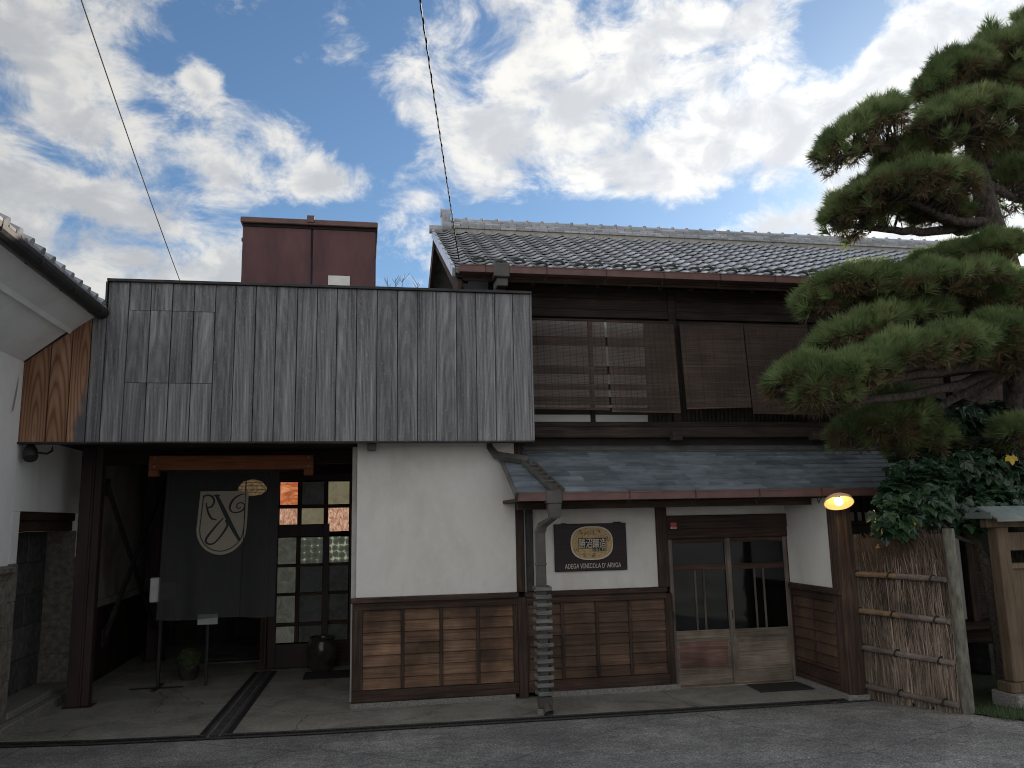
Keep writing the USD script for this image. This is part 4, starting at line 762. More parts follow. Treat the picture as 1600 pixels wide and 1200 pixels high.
GLYPHS = {'勝':[[[(0,6),(6,29),(7,96),(34,96),(35,42),(51,55),(36,56),(36,63),(56,63),(60,72),(40,73),(40,80),(51,81),(42,93),(43,97),(47,98),(56,88),(53,80),(62,80),(64,100),(72,100),(70,80),(77,80),(75,84),(84,98),(91,97),(83,81),(93,80),(93,73),(68,73),(64,64),(99,63),(99,56),(82,56),(100,42),(96,36),(90,37),(85,4),(80,1),(66,1),(64,8),(79,9),(82,30),(67,31),(58,12),(40,0),(36,7),(53,18),(57,31),(44,31),(43,37),(37,35),(35,37),(34,7),(30,2),(18,1),(16,9),(26,10),(25,42),(14,41),(8,3),(3,1)],[(46,39),(59,38),(61,49),(69,49),(68,38),(89,39),(72,56),(61,56)],[(13,49),(26,49),(26,65),(14,65)],[(13,73),(26,72),(26,87),(14,87)]]],'沼':[[[(30,52),(49,68),(56,87),(34,89),(34,97),(97,97),(95,66),(90,53),(70,52),(68,57),(68,60),(85,60),(88,88),(65,89),(56,63),(45,52),(36,47)]],[[(38,0),(38,45),(94,45),(94,0),(86,0),(85,5),(47,5),(46,0)],[(46,14),(86,13),(86,36),(46,37)]],[[(3,6),(22,39),(24,41),(29,39),(30,34),(13,3),(9,1)]],[[(6,94),(11,100),(29,91),(30,87),(24,83)]],[[(0,63),(3,69),(7,69),(24,60),(24,56),(20,52)]]],'醸':[[[(44,18),(43,25),(59,34),(42,35),(42,41),(58,43),(57,49),(45,49),(45,55),(58,55),(58,61),(44,63),(44,68),(57,68),(58,75),(64,75),(64,68),(77,68),(77,75),(83,75),(84,68),(98,68),(98,63),(83,62),(83,55),(95,55),(95,49),(83,49),(83,43),(100,41),(100,35),(75,34),(81,25),(91,33),(97,30),(86,19),(101,9),(98,2),(80,15),(69,33),(60,26),(60,11),(75,15),(76,9),(57,0),(53,0),(52,3),(54,21)],[(64,43),(76,41),(77,48),(64,49)],[(64,55),(76,55),(77,61),(64,62)]],[[(65,82),(48,72),(42,75),(42,77),(57,84),(43,85),(43,92),(66,92),(67,100),(72,100),(76,92),(100,92),(100,85),(85,85),(99,77),(95,72),(78,80),(78,85),(65,85)]],[[(0,89),(0,95),(41,95),(41,89),(30,88),(30,75),(40,75),(40,2),(34,2),(33,8),(10,8),(9,0),(3,0),(3,75),(13,75),(14,88)],[(9,16),(34,15),(34,26),(10,26)],[(11,38),(9,38),(10,33),(34,34),(34,43),(24,45),(23,68),(19,68),(18,49)],[(34,67),(28,68),(29,49),(34,50)],[(20,89),(19,76),(23,75),(24,88)],[(9,45),(11,45),(14,51),(13,68),(9,67)]]],'造':[[[(0,5),(0,8),(14,17),(14,48),(0,49),(0,57),(22,57),(22,18),(34,10),(44,8),(100,10),(98,1),(40,1),(21,10),(14,9),(6,0)]],[[(27,57),(27,64),(59,64),(58,78),(43,78),(35,67),(28,69),(42,98),(49,97),(47,85),(59,85),(59,100),(67,100),(68,85),(93,85),(93,78),(67,78),(67,64),(98,64),(98,57)]],[[(36,48),(90,48),(90,17),(36,17)],[(44,25),(80,24),(81,40),(45,41)]],[[(2,90),(9,94),(25,77),(18,73)]]],'co':[[[(409,100),(451,100),(468,94),(479,83),(487,43),(479,17),(468,6),(451,0),(409,0)],[(421,12),(454,13),(470,27),(474,60),(470,74),(454,87),(421,88)]],[[(315,89),(315,100),(389,100),(389,89),(360,88),(360,0),(347,0),(347,88)]],[[(243,0),(243,100),(255,100),(255,12),(302,11),(302,0)]],[[(204,4),(209,17),(221,13),(217,0)]],[[(100,38),(104,77),(117,94),(130,100),(157,100),(170,94),(183,77),(187,62),(183,23),(170,6),(157,0),(130,0),(117,6)],[(115,36),(126,15),(136,11),(159,13),(174,38),(174,62),(168,78),(152,89),(126,85),(113,62)]],[[(0,38),(4,77),(15,91),(30,100),(64,98),(83,77),(83,68),(72,68),(59,87),(35,89),(20,78),(13,63),(15,31),(35,11),(59,13),(72,32),(83,32),(81,19),(64,2),(30,0),(17,6)]]],'adega':[[[(1762,1),(1797,99),(1811,99),(1847,1),(1834,2),(1824,29),(1784,29),(1775,1)],[(1788,40),(1820,40),(1805,87),(1803,86)]],[[(1666,43),(1666,62),(1672,79),(1683,92),(1694,98),(1703,100),(1715,100),(1724,98),(1736,91),(1746,78),(1749,69),(1736,69),(1732,77),(1725,85),(1714,89),(1705,89),(1692,84),(1685,77),(1680,67),(1678,56),(1678,44),(1681,30),(1691,17),(1702,12),(1714,11),(1723,14),(1732,21),(1737,32),(1737,40),(1712,40),(1712,50),(1750,50),(1750,34),(1746,21),(1736,8),(1727,3),(1715,0),(1704,0),(1687,6),(1676,15),(1672,21)]],[[(1569,98),(1570,99),(1583,99),(1612,14),(1641,99),(1655,99),(1620,1),(1605,1)]],[[(1491,99),(1536,98),(1546,94),(1554,86),(1558,73),(1557,57),(1552,50),(1540,41),(1562,1),(1547,1),(1527,39),(1504,39),(1504,1),(1491,1)],[(1504,51),(1529,50),(1539,54),(1543,58),(1545,66),(1545,73),(1542,82),(1537,85),(1529,88),(1504,88)]],[[(1390,1),(1425,99),(1440,99),(1476,1),(1462,2),(1453,29),(1413,29),(1404,1)],[(1432,86),(1417,39),(1449,40),(1433,87)]],[[(1325,62),(1324,99),(1336,99),(1335,62)]],[[(1224,99),(1263,99),(1271,98),(1283,92),(1294,80),(1301,63),(1301,38),(1295,22),(1289,13),(1280,7),(1262,1),(1224,1)],[(1237,13),(1260,13),(1271,15),(1279,20),(1286,30),(1290,45),(1288,65),(1282,77),(1270,86),(1261,88),(1237,88)]],[[(1087,1),(1122,99),(1137,99),(1173,1),(1159,2),(1150,29),(1110,29),(1101,1)],[(1129,86),(1114,39),(1146,40),(1130,87)]],[[(1020,1),(1020,99),(1032,99),(1032,13),(1078,13),(1078,1)]],[[(913,43),(915,66),(921,81),(932,93),(944,99),(962,100),(979,94),(991,83),(998,69),(1000,57),(1000,43),(995,24),(984,9),(969,1),(951,0),(940,3),(932,7),(921,19),(915,31)],[(925,56),(929,30),(939,17),(952,11),(967,13),(975,17),(980,23),(986,33),(988,44),(988,56),(985,70),(975,83),(967,87),(961,89),(947,87),(939,83),(929,70)]],[[(815,43),(816,62),(820,76),(831,91),(842,97),(853,100),(864,100),(876,97),(887,90),(896,77),(897,68),(886,68),(882,77),(875,85),(863,89),(854,89),(841,84),(834,77),(829,67),(827,56),(827,44),(829,33),(834,23),(845,14),(854,11),(866,12),(875,15),(880,20),(886,32),(898,31),(892,15),(884,8),(876,3),(864,0),(853,0),(836,6),(827,14),(821,22)]],[[(755,13),(772,13),(772,88),(755,88),(755,99),(801,99),(801,88),(785,88),(785,13),(801,13),(801,1),(755,1)]],[[(659,99),(674,99),(724,20),(724,99),(736,99),(736,1),(721,2),(671,82),(671,1),(659,1)]],[[(594,13),(612,13),(612,88),(594,88),(594,99),(641,99),(641,88),(624,88),(624,13),(641,13),(641,1),(594,1)]],[[(499,98),(500,99),(513,99),(542,14),(571,99),(585,99),(550,1),(535,1)]],[[(371,1),(406,99),(420,99),(456,1),(443,2),(433,29),(393,29),(384,1)],[(412,86),(398,39),(429,40),(414,87)]],[[(275,43),(276,62),(281,79),(292,92),(303,98),(312,100),(324,100),(333,98),(345,91),(355,78),(358,69),(345,69),(341,77),(334,85),(323,89),(314,89),(301,84),(295,77),(289,67),(287,56),(287,44),(290,30),(300,17),(311,12),(323,11),(333,14),(341,21),(346,32),(346,40),(321,40),(321,50),(359,50),(359,34),(355,21),(345,8),(336,3),(324,0),(313,0),(296,6),(285,15),(281,21)]],[[(198,99),(257,99),(257,88),(211,88),(211,56),(255,56),(255,45),(211,45),(210,13),(258,13),(258,1),(198,1)]],[[(101,99),(139,99),(147,98),(159,92),(171,80),(177,63),(177,38),(171,22),(166,14),(157,7),(138,1),(101,1)],[(136,13),(150,17),(161,28),(166,45),(164,65),(158,77),(146,86),(137,88),(114,88),(113,13)]],[[(0,1),(35,99),(50,99),(85,1),(72,2),(62,29),(23,29),(13,1)],[(41,86),(27,39),(59,40),(43,87)]]]}
TRUNK = [([8.136, 8.9, 2.16], 0.228), ([8.172, 8.9, 2.794], 0.213), ([8.236, 8.9, 3.443], 0.206), ([8.236, 8.85, 4.095], 0.198), ([8.202, 8.8, 4.839], 0.189), ([8.123, 8.8, 5.436], 0.167), ([8.003, 8.8, 5.952], 0.153), ([7.948, 8.8, 6.479], 0.116), ([7.897, 8.8, 6.968], 0.095), ([8.18, 8.85, 7.702], 0.073), ([8.618, 8.9, 8.43], 0.044)]
PADS = [(8.74, 9.0, 8.308, 0.98, 0.45, -0.25, 9), (7.546, 8.6, 7.739, 0.55, 0.32, -0.5, 9), (7.481, 8.3, 6.956, 0.75, 0.33, -0.1, 8), (6.05, 8.5, 6.81, 0.59, 0.38, -0.5, 7), (6.92, 8.8, 6.682, 0.49, 0.28, -0.3, 7), (8.994, 8.6, 7.722, 0.62, 0.38, 0, 9), (6.637, 8.5, 6.104, 0.85, 0.26, -0.12, 6), (6.272, 8.9, 5.948, 0.54, 0.33, -0.15, 6), (7.465, 9.0, 6.047, 0.4, 0.17, 0, 6), (8.789, 9.1, 6.565, 0.44, 0.44, 0, 7), (5.705, 8.4, 4.853, 0.54, 0.2, -0.15, 5), (7.255, 8.9, 5.332, 0.5, 0.17, -0.35, 5), (7.672, 8.4, 5.352, 0.37, 0.19, -0.2, 5), (6.693, 8.2, 4.803, 0.79, 0.2, -0.1, 4), (7.735, 8.3, 4.81, 0.47, 0.21, 0, 4), (5.662, 8.3, 4.247, 0.57, 0.23, -0.35, 4), (6.377, 8.4, 4.442, 0.54, 0.2, -0.1, 4), (4.637, 8.0, 3.642, 0.31, 0.18, -0.25, 3), (5.082, 7.8, 3.626, 0.53, 0.21, -0.3, 3), (5.717, 7.8, 3.846, 0.5, 0.21, -0.3, 3), (6.281, 7.8, 3.963, 0.56, 0.24, -0.1, 3), (7.115, 7.9, 4.111, 0.57, 0.24, -0.05, 3), (4.899, 7.9, 3.432, 0.38, 0.15, 0, 3), (6.248, 8.7, 3.253, 0.52, 0.29, -0.1, 3), (6.684, 8.8, 3.03, 0.42, 0.21, 0, 2), (7.664, 8.3, 3.055, 0.3, 0.19, 0, 2), (7.62, 8.5, 4.659, 0.65, 0.25, -0.05, 4), (5.44, 8.6, 4.704, 0.35, 0.17, -0.2, 5), (5.986, 8.9, 3.12, 0.39, 0.2, 0, 3), (7.513, 8.0, 3.914, 0.39, 0.26, 0, 3), (8.953, 9.2, 7.089, 0.44, 0.37, 0, 8)]
LEAFS = [(7.189, 9.0, 3.371, 0.53, 0.27), (7.907, 9.1, 3.303, 0.43, 0.29), (6.648, 8.8, 2.721, 0.42, 0.31), (7.36, 8.8, 2.793, 0.59, 0.35), (6.208, 8.6, 2.376, 0.3, 0.3), (6.547, 8.6, 2.408, 0.41, 0.34), (7.21, 8.6, 2.248, 0.47, 0.3), (8.193, 9.0, 2.964, 0.35, 0.5), (6.026, 8.5, 2.121, 0.27, 0.23), (7.686, 8.8, 2.555, 0.42, 0.35)]
STEMS = [[([7.515, 8.9, 0.656], 0.063), ([7.48, 8.9, 1.179], 0.063), ([7.426, 8.9, 1.635], 0.056), ([7.204, 8.85, 1.946], 0.049), ([6.854, 8.8, 2.258], 0.035), ([6.553, 8.8, 2.644], 0.021)], [([7.426, 8.9, 1.635], 0.042), ([7.105, 8.8, 2.177], 0.035), ([6.987, 8.8, 2.64], 0.028), ([7.054, 8.9, 3.278], 0.021)], [([7.316, 8.85, 1.791], 0.028), ([6.906, 8.7, 1.917], 0.024), ([6.6, 8.6, 2.147], 0.02), ([6.37, 8.6, 2.336], 0.014)], [([7.484, 8.9, 1.405], 0.035), ([7.72, 8.9, 2.167], 0.035), ([7.822, 9.0, 2.965], 0.028), ([7.964, 9.1, 3.386], 0.021)]]

# ------------------------------------------------------------------ boarded parapet over the passage
BY = 10.05
P = thing('boarded_parapet', 'long weathered grey board parapet with fresh brown boards at its left end', 'parapet', (-0.85, BY, 3.17))
def top_at(x):
    return 5.085 if x >= -2.985 else 4.085 + (x + 3.85) * 0.79
xs = [-3.84, -3.56, -3.34, -3.14, -2.985]
while xs[-1] < 2.10:
    xs.append(xs[-1] + 0.247 + rng.uniform(-0.012, 0.012))
xs[-1] = 2.125
obj('backing', join([prism_xz([(-3.85, 3.19), (-2.99, 3.19), (-2.99, 4.74), (-3.85, 4.06)], BY + 0.036, BY + 0.09), prism_xz([(-2.989, 3.19), (2.12, 3.19), (2.12, 5.07), (-2.989, 5.07)], BY + 0.036, BY + 0.09)]), black, P)
for i in range(len(xs) - 1):
    a, b = xs[i] + 0.0025, xs[i + 1] - 0.0025
    dy = rng.uniform(-0.006, 0.004); m = plank_fresh if i < 3 else plank_grey
    cuts = [(3.178, None)]
    if -2.78 < (a + b) / 2 < -1.76:
        cuts = [(3.178, 3.868), (3.874, 4.745), (4.75, None)]
    for z0, z1 in cuts:
        t0, t1 = (top_at(a), top_at(b)) if z1 is None else (z1, z1)
        if i == 3 and z1 is None: t0, t1 = top_at(a), top_at(b - 0.01)
        c = 0.004
        v, f = prism_xz([(a, z0), (b, z0), (b, t1), (a, t0)], BY + dy, BY + 0.034)
        v[:4, 0] += np.array([c, -c, -c, c]) * 0.8          # eased front edges
        obj('plank', (v, f), m, P, label='fresh brown plank not yet weathered' if i < 3 else None, at=((a + b) / 2, BY, 4.0))
    if i > 3 and rng.random() < 0.75:                          # narrow cover strip lapping the joint
        w = rng.uniform(0.02, 0.045)
        for z0, z1 in cuts:
            obj('lap_strip', box(b - w, b - 0.001, BY + dy - 0.006, BY + dy - 0.0005, z0 + 0.002, (z1 or top_at(b)) - 0.001, 0.002), plank_grey, P, at=(b, BY, 4.0))
obj('cap_flashing', box(-3.0, 2.15, BY - 0.035, BY + 0.16, 5.09, 5.125), metal_dark, P)
v, f = prism_xz([(-3.87, 4.075), (-2.985, 4.776), (-2.985, 4.822), (-3.87, 4.122)], BY - 0.03, BY + 0.14); obj('slope_flashing', (v, f), metal_dark, P)
obj('side_trim', box(-3.868, -3.843, BY - 0.02, BY + 0.09, 3.16, 4.085), metal_dark, P); obj('side_trim', box(-3.012, -2.989, BY - 0.024, BY + 0.1, 4.824, 5.089), metal_dark, P)
obj('corner_board', box(2.127, 2.15, BY - 0.012, BY + 0.6, 3.178, 5.089), plank_grey, P)
obj('drip_edge', box(-3.85, 2.145, BY - 0.03, BY + 0.1, 3.155, 3.176), metal_dark, P)
obj('flat_roof', box(-3.84, 1.65, BY + 0.1, 17.7, 3.26, 3.4), room_dark, P)
obj('beam_end', box(0.065, 0.17, BY + 0.12, FY - 0.001, 3.085, 3.175), pipe_grey, P)
obj('ceiling_beam', box(-3.8, -0.15, 12.2, 12.35, 3.06, 3.25), dark_wood, P)

# maroon sheet metal housing on the flat roof
T = thing('roof_housing', 'maroon sheet metal box on the flat roof with a pale plate', 'metal box', (-0.8, 12.0, 3.4))
for x0, x1 in ((-1.765, -0.785), (-0.755, 0.165)):
    obj('panel', box(x0, x1, 12.0, 12.03, 3.402, 6.56, 0.006), maroon, T)
obj('panel', box(-1.775, -1.745, 12.032, 13.4, 3.402, 6.56), maroon, T); obj('panel', box(0.15, 0.175, 12.032, 13.4, 3.402, 6.56), maroon, T)
obj('seam', box(-0.784, -0.756, 12.012, 12.05, 3.402, 6.56), black, T)
obj('lid', box(-1.80, 0.20, 11.93, 13.45, 6.605, 6.69, 0.01), gutter_paint, T); obj('lid_lip', box(-1.77, 0.18, 11.99, 13.4, 6.562, 6.603), black, T)
obj('lid_clip', box(-0.845, -0.735, 11.91, 12.0, 6.64, 6.745), gutter_paint, T)
obj('plate', box(-0.525, -0.205, 11.985, 11.998, 5.67, 5.845, 0.003), white_plate, T, label='pale rectangular plate')
obj('bolt', box(-1.80, -1.776, 12.1, 12.16, 6.37, 6.42), metal_dark, T)

# ------------------------------------------------------------------ downpipe with its ladder of wooden collars
D = thing('downpipe', 'taupe downpipe wrapped in a ladder of grey wooden collars', 'downpipe', (2.09, 9.55, 0))
hx, hy = 2.215, EV - 0.055
obj('gutter_collar', box(hx - 0.1, hx + 0.085, hy - 0.075, hy + 0.075, 2.375, 2.52, 0.006), pipe_grey, D)
hv, hf = box(-1, 1, -1, 1, -1, 1, 0.1); hv = hv.copy(); s_ = np.where(hv[:, 2:] > 0, 1.0, 0.78); hv = hv * np.column_stack([0.08 * s_, 0.068 * s_, np.full(len(hv), 0.085)]) + [hx, hy, 2.288]
obj('hopper', (hv, hf), pipe_grey, D)
px, py = 2.075, 9.545
e0, e1, e2 = box(hx - 0.06, hx + 0.03, hy - 0.045, hy + 0.045, 2.195, 2.215), box(px - 0.02, px + 0.075, py - 0.07, py + 0.03, 2.10, 2.15), box(px - 0.058, px + 0.058, py - 0.047, py + 0.047, 2.03, 2.055)
obj('elbow', join([(np.array(h.vertices), np.array(h.faces)) for h in (trimesh.convex.convex_hull(np.vstack([e0[0], e1[0]])), trimesh.convex.convex_hull(np.vstack([e1[0], e2[0]])))]), pipe_grey, D)
obj('pipe', box(px - 0.056, px + 0.056, py - 0.045, py + 0.045, 0.06, 2.05, 0.008), pipe_grey, D)
obj('band', box(px - 0.061, px + 0.061, py - 0.05, py + 0.05, 1.66, 1.69), pipe_grey, D)
for k in range(14):
    z = 0.235 + k * 0.0895; a = 0.082 + rng.uniform(-0.003, 0.003); h = 0.023; r = math.radians(rng.uniform(-4, 4)); fx = px + 0.008 + rng.uniform(-.006, .006)
    m = [box(-a - .012, a + .012, -a - .012, -a + .006, -h, h), box(-a - .012, a + .012, a - .006, a + .012, -h, h), box(-a - .01, -a + .008, -a + .007, a - .007, -h + .003, h + .003), box(a - .008, a + .01, -a + .007, a - .007, -h + .003, h + .003)]
    R = np.array([[math.cos(r), -math.sin(r), 0], [math.sin(r), math.cos(r), 0], [0, rng.uniform(-.06, .06), 1]])
    obj('wooden_collar', rot(join(m), R, (fx, py, z)), rung_wood, D)
obj('foot_box', box(px - 0.07, px + 0.085, py - 0.075, py + 0.06, 0.075, 0.20, 0.008), pipe_grey, D)
obj('spout', tube([(px + 0.01, py - 0.02, 0.12), (px + 0.02, py - 0.10, 0.07), (px + 0.025, py - 0.135, 0.035)], [0.05, 0.052, 0.055], 10, caps=False), pipe_grey, D, smooth=40)
obj('foot_block', box(px - 0.09, px - 0.02, py - 0.09, py + 0.03, 0.006, 0.073), granite, D)
S = thing('roof_drain_trough', 'taupe drain trough lying on the slate roof with cross bars', 'drain trough', (2.2, 10.0, 2.8))
def onroof(x, s, h):
    return np.array([RX0 + x, EV, EZ]) + R_roof @ np.array([0, s, h])
def along_roof(p, q, mesh_fn):
    pass
c0, c1 = 0.45, 0.28                                        # x offsets at eave and top of the trough
def trough_piece(x0, x1, h0, h1):
    a, b = onroof(0, -0.1, 0), onroof(0, 0.78, 0)
    v, f = box(x0, x1, -0.1, 0.80, h0, h1, 0.002); v = v.copy(); v[:, 0] += c0 + (c1 - c0) * (v[:, 1] / 0.8)
    return rot((v, f), R_roof, (RX0, EV, EZ))
obj('side', trough_piece(-0.075, -0.065, 0.028, 0.088), pipe_grey, S); obj('side', trough_piece(0.065, 0.075, 0.028, 0.088), pipe_grey, S); obj('bed', trough_piece(-0.064, 0.064, 0.028, 0.034), pipe_grey, S)
for k in range(6):
    y = 0.02 + k * 0.13; x = c0 + (c1 - c0) * y / 0.8
    obj('cross_bar', rot(box(x - 0.064, x + 0.064, y - 0.012, y + 0.012, 0.07, 0.082), R_roof, (RX0, EV, EZ)), pipe_grey, S)
pp = [onroof(c1, 0.80, 0.07), onroof(c1 - 0.06, 0.86, 0.07), onroof(-0.02, 0.96, 0.07), onroof(-0.10, 1.02, 0.07), onroof(-0.16, 1.16, 0.12), onroof(-0.19, 1.26, 0.3)]
obj('feed_pipe', tube(pp, 0.055, 4), pipe_grey, S)
obj('rear_pipe', box(2.075, 2.165, FY - 0.085, FY - 0.005, 1.29, 2.9, 0.01), metal_dark, H)  # narrow dark upright against the plaster, behind the downpipe

# ------------------------------------------------------------------ hanging sign board
from shapely.geometry import Polygon as SP
G = thing('sign_board', 'dark lacquered sign board with golden oval emblem and lettering', 'sign', (2.94, FY - 0.03, 1.82))
SY = FY - 0.03
obj('board', box(2.455, 3.424, SY, FY + 0.009, 1.52, 2.125, 0.006), board_black, G)
obj('hanger', box(3.26, 3.36, SY - 0.004, FY + 0.008, 2.126, 2.14), board_black, G); obj('hanger', box(2.55, 2.62, SY - 0.004, FY + 0.008, 2.126, 2.136), board_black, G)
def oval(cx, cz, rx, rz, y0, y1, p=2.6):
    an = np.linspace(0, 2 * np.pi, 49)[:-1]
    return prism_xz([(cx + rx * np.sign(math.cos(a)) * abs(math.cos(a)) ** (2 / p), cz + rz * np.sign(math.sin(a)) * abs(math.sin(a)) ** (2 / p)) for a in an], y0, y1)
MC = (2.952, 1.875)
obj('emblem_rim', oval(*MC, 0.284, 0.216, SY - 0.008, SY - 0.0005), cream, G); obj('emblem', oval(*MC, 0.268, 0.2, SY - 0.014, SY - 0.0085), gold, G)
def plate(polys, x0, z0, sx, sz, y, t=0.004):
    ms = []
    for rings in polys:
        p = SP(rings[0], rings[1:]).buffer(0)
        for q in getattr(p, 'geoms', [p]):
            if q.area > 0:
                e = trimesh.creation.extrude_polygon(q, 1.0, engine='earcut'); vv = np.array(e.vertices)
                ms.append((np.column_stack([x0 + vv[:, 0] * sx, y - vv[:, 2] * t, z0 + vv[:, 1] * sz]), np.array(e.faces)[:, ::-1]))
    return join(ms)
obj('name_block', box(2.768, 3.142, SY - 0.017, SY - 0.0145, 1.806, 1.94, 0.0005), board_black, G); obj('name_block', box(2.955, 3.142, SY - 0.017, SY - 0.0145, 1.768, 1.805, 0.0005), board_black, G)
for k, ch in enumerate('勝沼醸造'):
    w = max(max(x for x, _ in r[0]) for r in GLYPHS[ch])
    obj('character', plate(GLYPHS[ch], 2.774 + k * 0.0925, 1.812, 0.087 / w, 0.00122, SY - 0.0175), cream, G)
w = max(max(x for x, _ in r[0]) for r in GLYPHS['co']); obj('lettering', plate(GLYPHS['co'], 2.965, 1.774, 0.168 / w, 0.00026, SY - 0.0175), cream, G)
w = max(max(x for x, _ in r[0]) for r in GLYPHS['adega']); obj('lettering', plate(GLYPHS['adega'], 2.585, 1.557, 0.75 / w, 0.0006, SY - 0.0005, 0.003), cream, G)
for k in range(8):                                       # grape and vine relief above and below the name
    x, z = [(2.80, 2.02), (2.88, 2.01), (2.96, 2.015), (3.05, 2.02), (2.85, 1.72), (2.97, 1.715), (2.74, 1.79), (3.17, 1.93)][k]
    bl = []
    for q in range(9):
        a, b = rng.uniform(-0.028, 0.028), rng.uniform(-0.03, 0.025)
        bl.append(oval(x + a, z + b, 0.0065, 0.0065, SY - 0.018, SY - 0.0142, 2))
    obj('grape_relief', join(bl), grape, G)
for k in range(60):
    a = rng.uniform(0, 2 * np.pi); q = math.sqrt(rng.uniform(0.35, 0.95)); x, z = MC[0] + 0.25 * q * math.cos(a), MC[1] + 0.185 * q * math.sin(a)
    if 2.76 < x < 3.15 and 1.765 < z < 1.945:
        continue
    NAMES.setdefault('vine', []).append(oval(x, z, rng.uniform(0.003, 0.009), rng.uniform(0.003, 0.006), SY - 0.016, SY - 0.0142, 2))
obj('vine_relief', join(NAMES.pop('vine')), grape, G, kind='stuff')

K = thing('lintel_sticker', 'small red and white square sticker on the door lintel', 'sticker', (4.08, FY - 0.032, 2.08))
obj('red_field', box(4.045, 4.125, FY - 0.034, FY - 0.0305, 2.055, 2.113, 0.0005), red_print, K); obj('white_field', box(4.045, 4.125, FY - 0.034, FY - 0.0305, 2.033, 2.054, 0.0005), white_plate, K)
obj('dark_print', box(4.058, 4.112, FY - 0.0355, FY - 0.0342, 2.039, 2.048, 0.0003), metal_dark, K)

# lit lamp under the eave
Lm = thing('eave_lamp', 'lit lamp with cream dish shade under the eave', 'lamp', (5.62, 8.98, 2.36))
nd = np.array([-0.16, -0.46, -0.87]); R = frame_from(-nd)
obj('shade', rot(lathe([(0.165, -0.055), (0.168, -0.05), (0.15, -0.012), (0.10, 0.022), (0.04, 0.038), (0.036, 0.042), (0.10, 0.03), (0.155, -0.008), (0.172, -0.055)], (0, 0, 0), 28), R, (5.62, 8.98, 2.36)), LOOK['enamel_shade'], Lm, smooth=50)
bs = trimesh.creation.icosphere(2, 0.05); obj('bulb', rot((np.array(bs.vertices), np.array(bs.faces)), np.eye(3), np.array([5.62, 8.98, 2.36]) + 0.035 * nd), LOOK['bulb_glow'], Lm, smooth=True)
obj('arm', tube([np.array([5.62, 8.98, 2.36]) - 0.04 * nd, (5.66, 9.06, 2.44), (5.74, 9.2, 2.43), (5.76, 9.33, 2.39)], 0.012, 6), metal_dark, Lm)

# wall spotlight on the storehouse
Sp = thing('wall_spotlight', 'dark floodlight on a bent arm under the fresh boards', 'floodlight', (-3.75, 10.2, 3.06))
sv, sf = lathe([(0.0, -0.10), (0.05, -0.09), (0.075, -0.03), (0.08, 0.05), (0.07, 0.08), (0.0, 0.085)], (0, 0, 0), 16)
obj('head', rot((sv, sf), frame_from((0.25, -0.5, -0.83)), (-3.73, 10.13, 3.06)), metal_dark, Sp, smooth=40)
obj('arm', tube([(-3.70, 10.16, 3.07), (-3.60, 10.25, 3.06), (-3.56, 10.3, 3.10), (-3.56, 10.3, 3.17)], 0.014, 6), metal_dark, Sp)

# ------------------------------------------------------------------ white storehouse on the left
WX = -3.84
W = thing('white_storehouse', 'white plastered storehouse at left with deep moulded eave and stone doorway', 'storehouse', (WX, 8.0, 0))
y0, y1 = 2.0, 20.0
obj('wall', join([box(WX - 0.3, WX, y0, 10.06, 1.80, 4.12, 0.01), box(WX - 0.3, WX - 0.004, 10.0602, 13.2, 2.405, 4.12), box(WX - 0.3, WX - 0.002, 12.235, 12.36, 1.82, 2.404), box(WX - 0.3, WX - 0.002, 10.0602, 10.275, 1.82, 2.404)]), plaster_old, W, label='white plastered wall above the stone base')
obj('inner_wall', join([box(WX - 0.3, WX - 0.006, 12.3602, y1, 1.15, 4.12), box(WX - 0.3, WX + 0.06, 12.5, y1, 1.05, 1.148)]), plaster_dark, W)
obj('inner_dado', box(WX - 0.3, WX + 0.03, 12.48, y1, 0.0, 1.048), dark_wood, W)
# stone base: ledge mould and blocks
obj('ledge', prism_xz([(WX, 1.66), (WX + 0.03, 1.66), (WX + 0.04, 1.70), (WX + 0.085, 1.74), (WX + 0.085, 1.785), (WX, 1.80)], y0, 10.05), stone_tan, W)
for r, (z0, z1) in enumerate(((0.12, 0.62), (0.623, 1.14), (1.143, 1.66))):
    yy = y0 + (0.0 if r % 2 else -0.4)
    while yy < 10.05:
        obj('base_block', box(WX - 0.28, WX + 0.02, max(yy, y0) + 0.002, min(yy + 0.85, 10.055) - 0.002, z0, z1, 0.008), stone_tan, W); yy += 0.85
for r, (z0, z1) in enumerate(((0.12, 0.55), (0.553, 0.98), (0.983, 1.40), (1.403, 1.818))):
    obj('jamb_block', box(WX - 0.45, WX + 0.012, 10.058, 10.285 + 0.012 * (r % 2), z0, z1, 0.008), stone_tan, W)
    obj('jamb_block', box(WX - 0.45, WX + 0.012, 12.222 - 0.01 * (r % 2), 12.42, z0, z1, 0.008), stone_tan, W)
obj('lintel', box(WX - 0.4, WX - 0.03, 10.29, 12.22, 2.30, 2.403, 0.008), dark_wood, W); obj('lintel', box(WX - 0.4, WX - 0.06, 10.29, 12.22, 2.17, 2.297, 0.008), dark_wood, W)
obj('reveal', box(WX - 0.42, WX - 0.01, 12.226, 12.232, 0.12, 2.169), stone_tan, W)
for r in range(5):
    for c in range(3):
        a = 10.30 + c * 0.645 - (0.3 if r % 2 else 0); b = a + 0.64
        a, b = max(a, 10.29), min(b, 12.22)
        if c == 2 and r % 2: b = 12.22
        obj('door_stone', box(WX - 0.46, WX - 0.36 + rng.uniform(-0.006, 0.006), a, b - 0.004, 0.2 + r * 0.394, 0.2 + (r + 1) * 0.394 - 0.004, 0.008), stone_dark, W)
obj('door_sill', box(WX - 0.45, WX + 0.03, 10.29, 12.22, 0.125, 0.198, 0.01), granite, W)
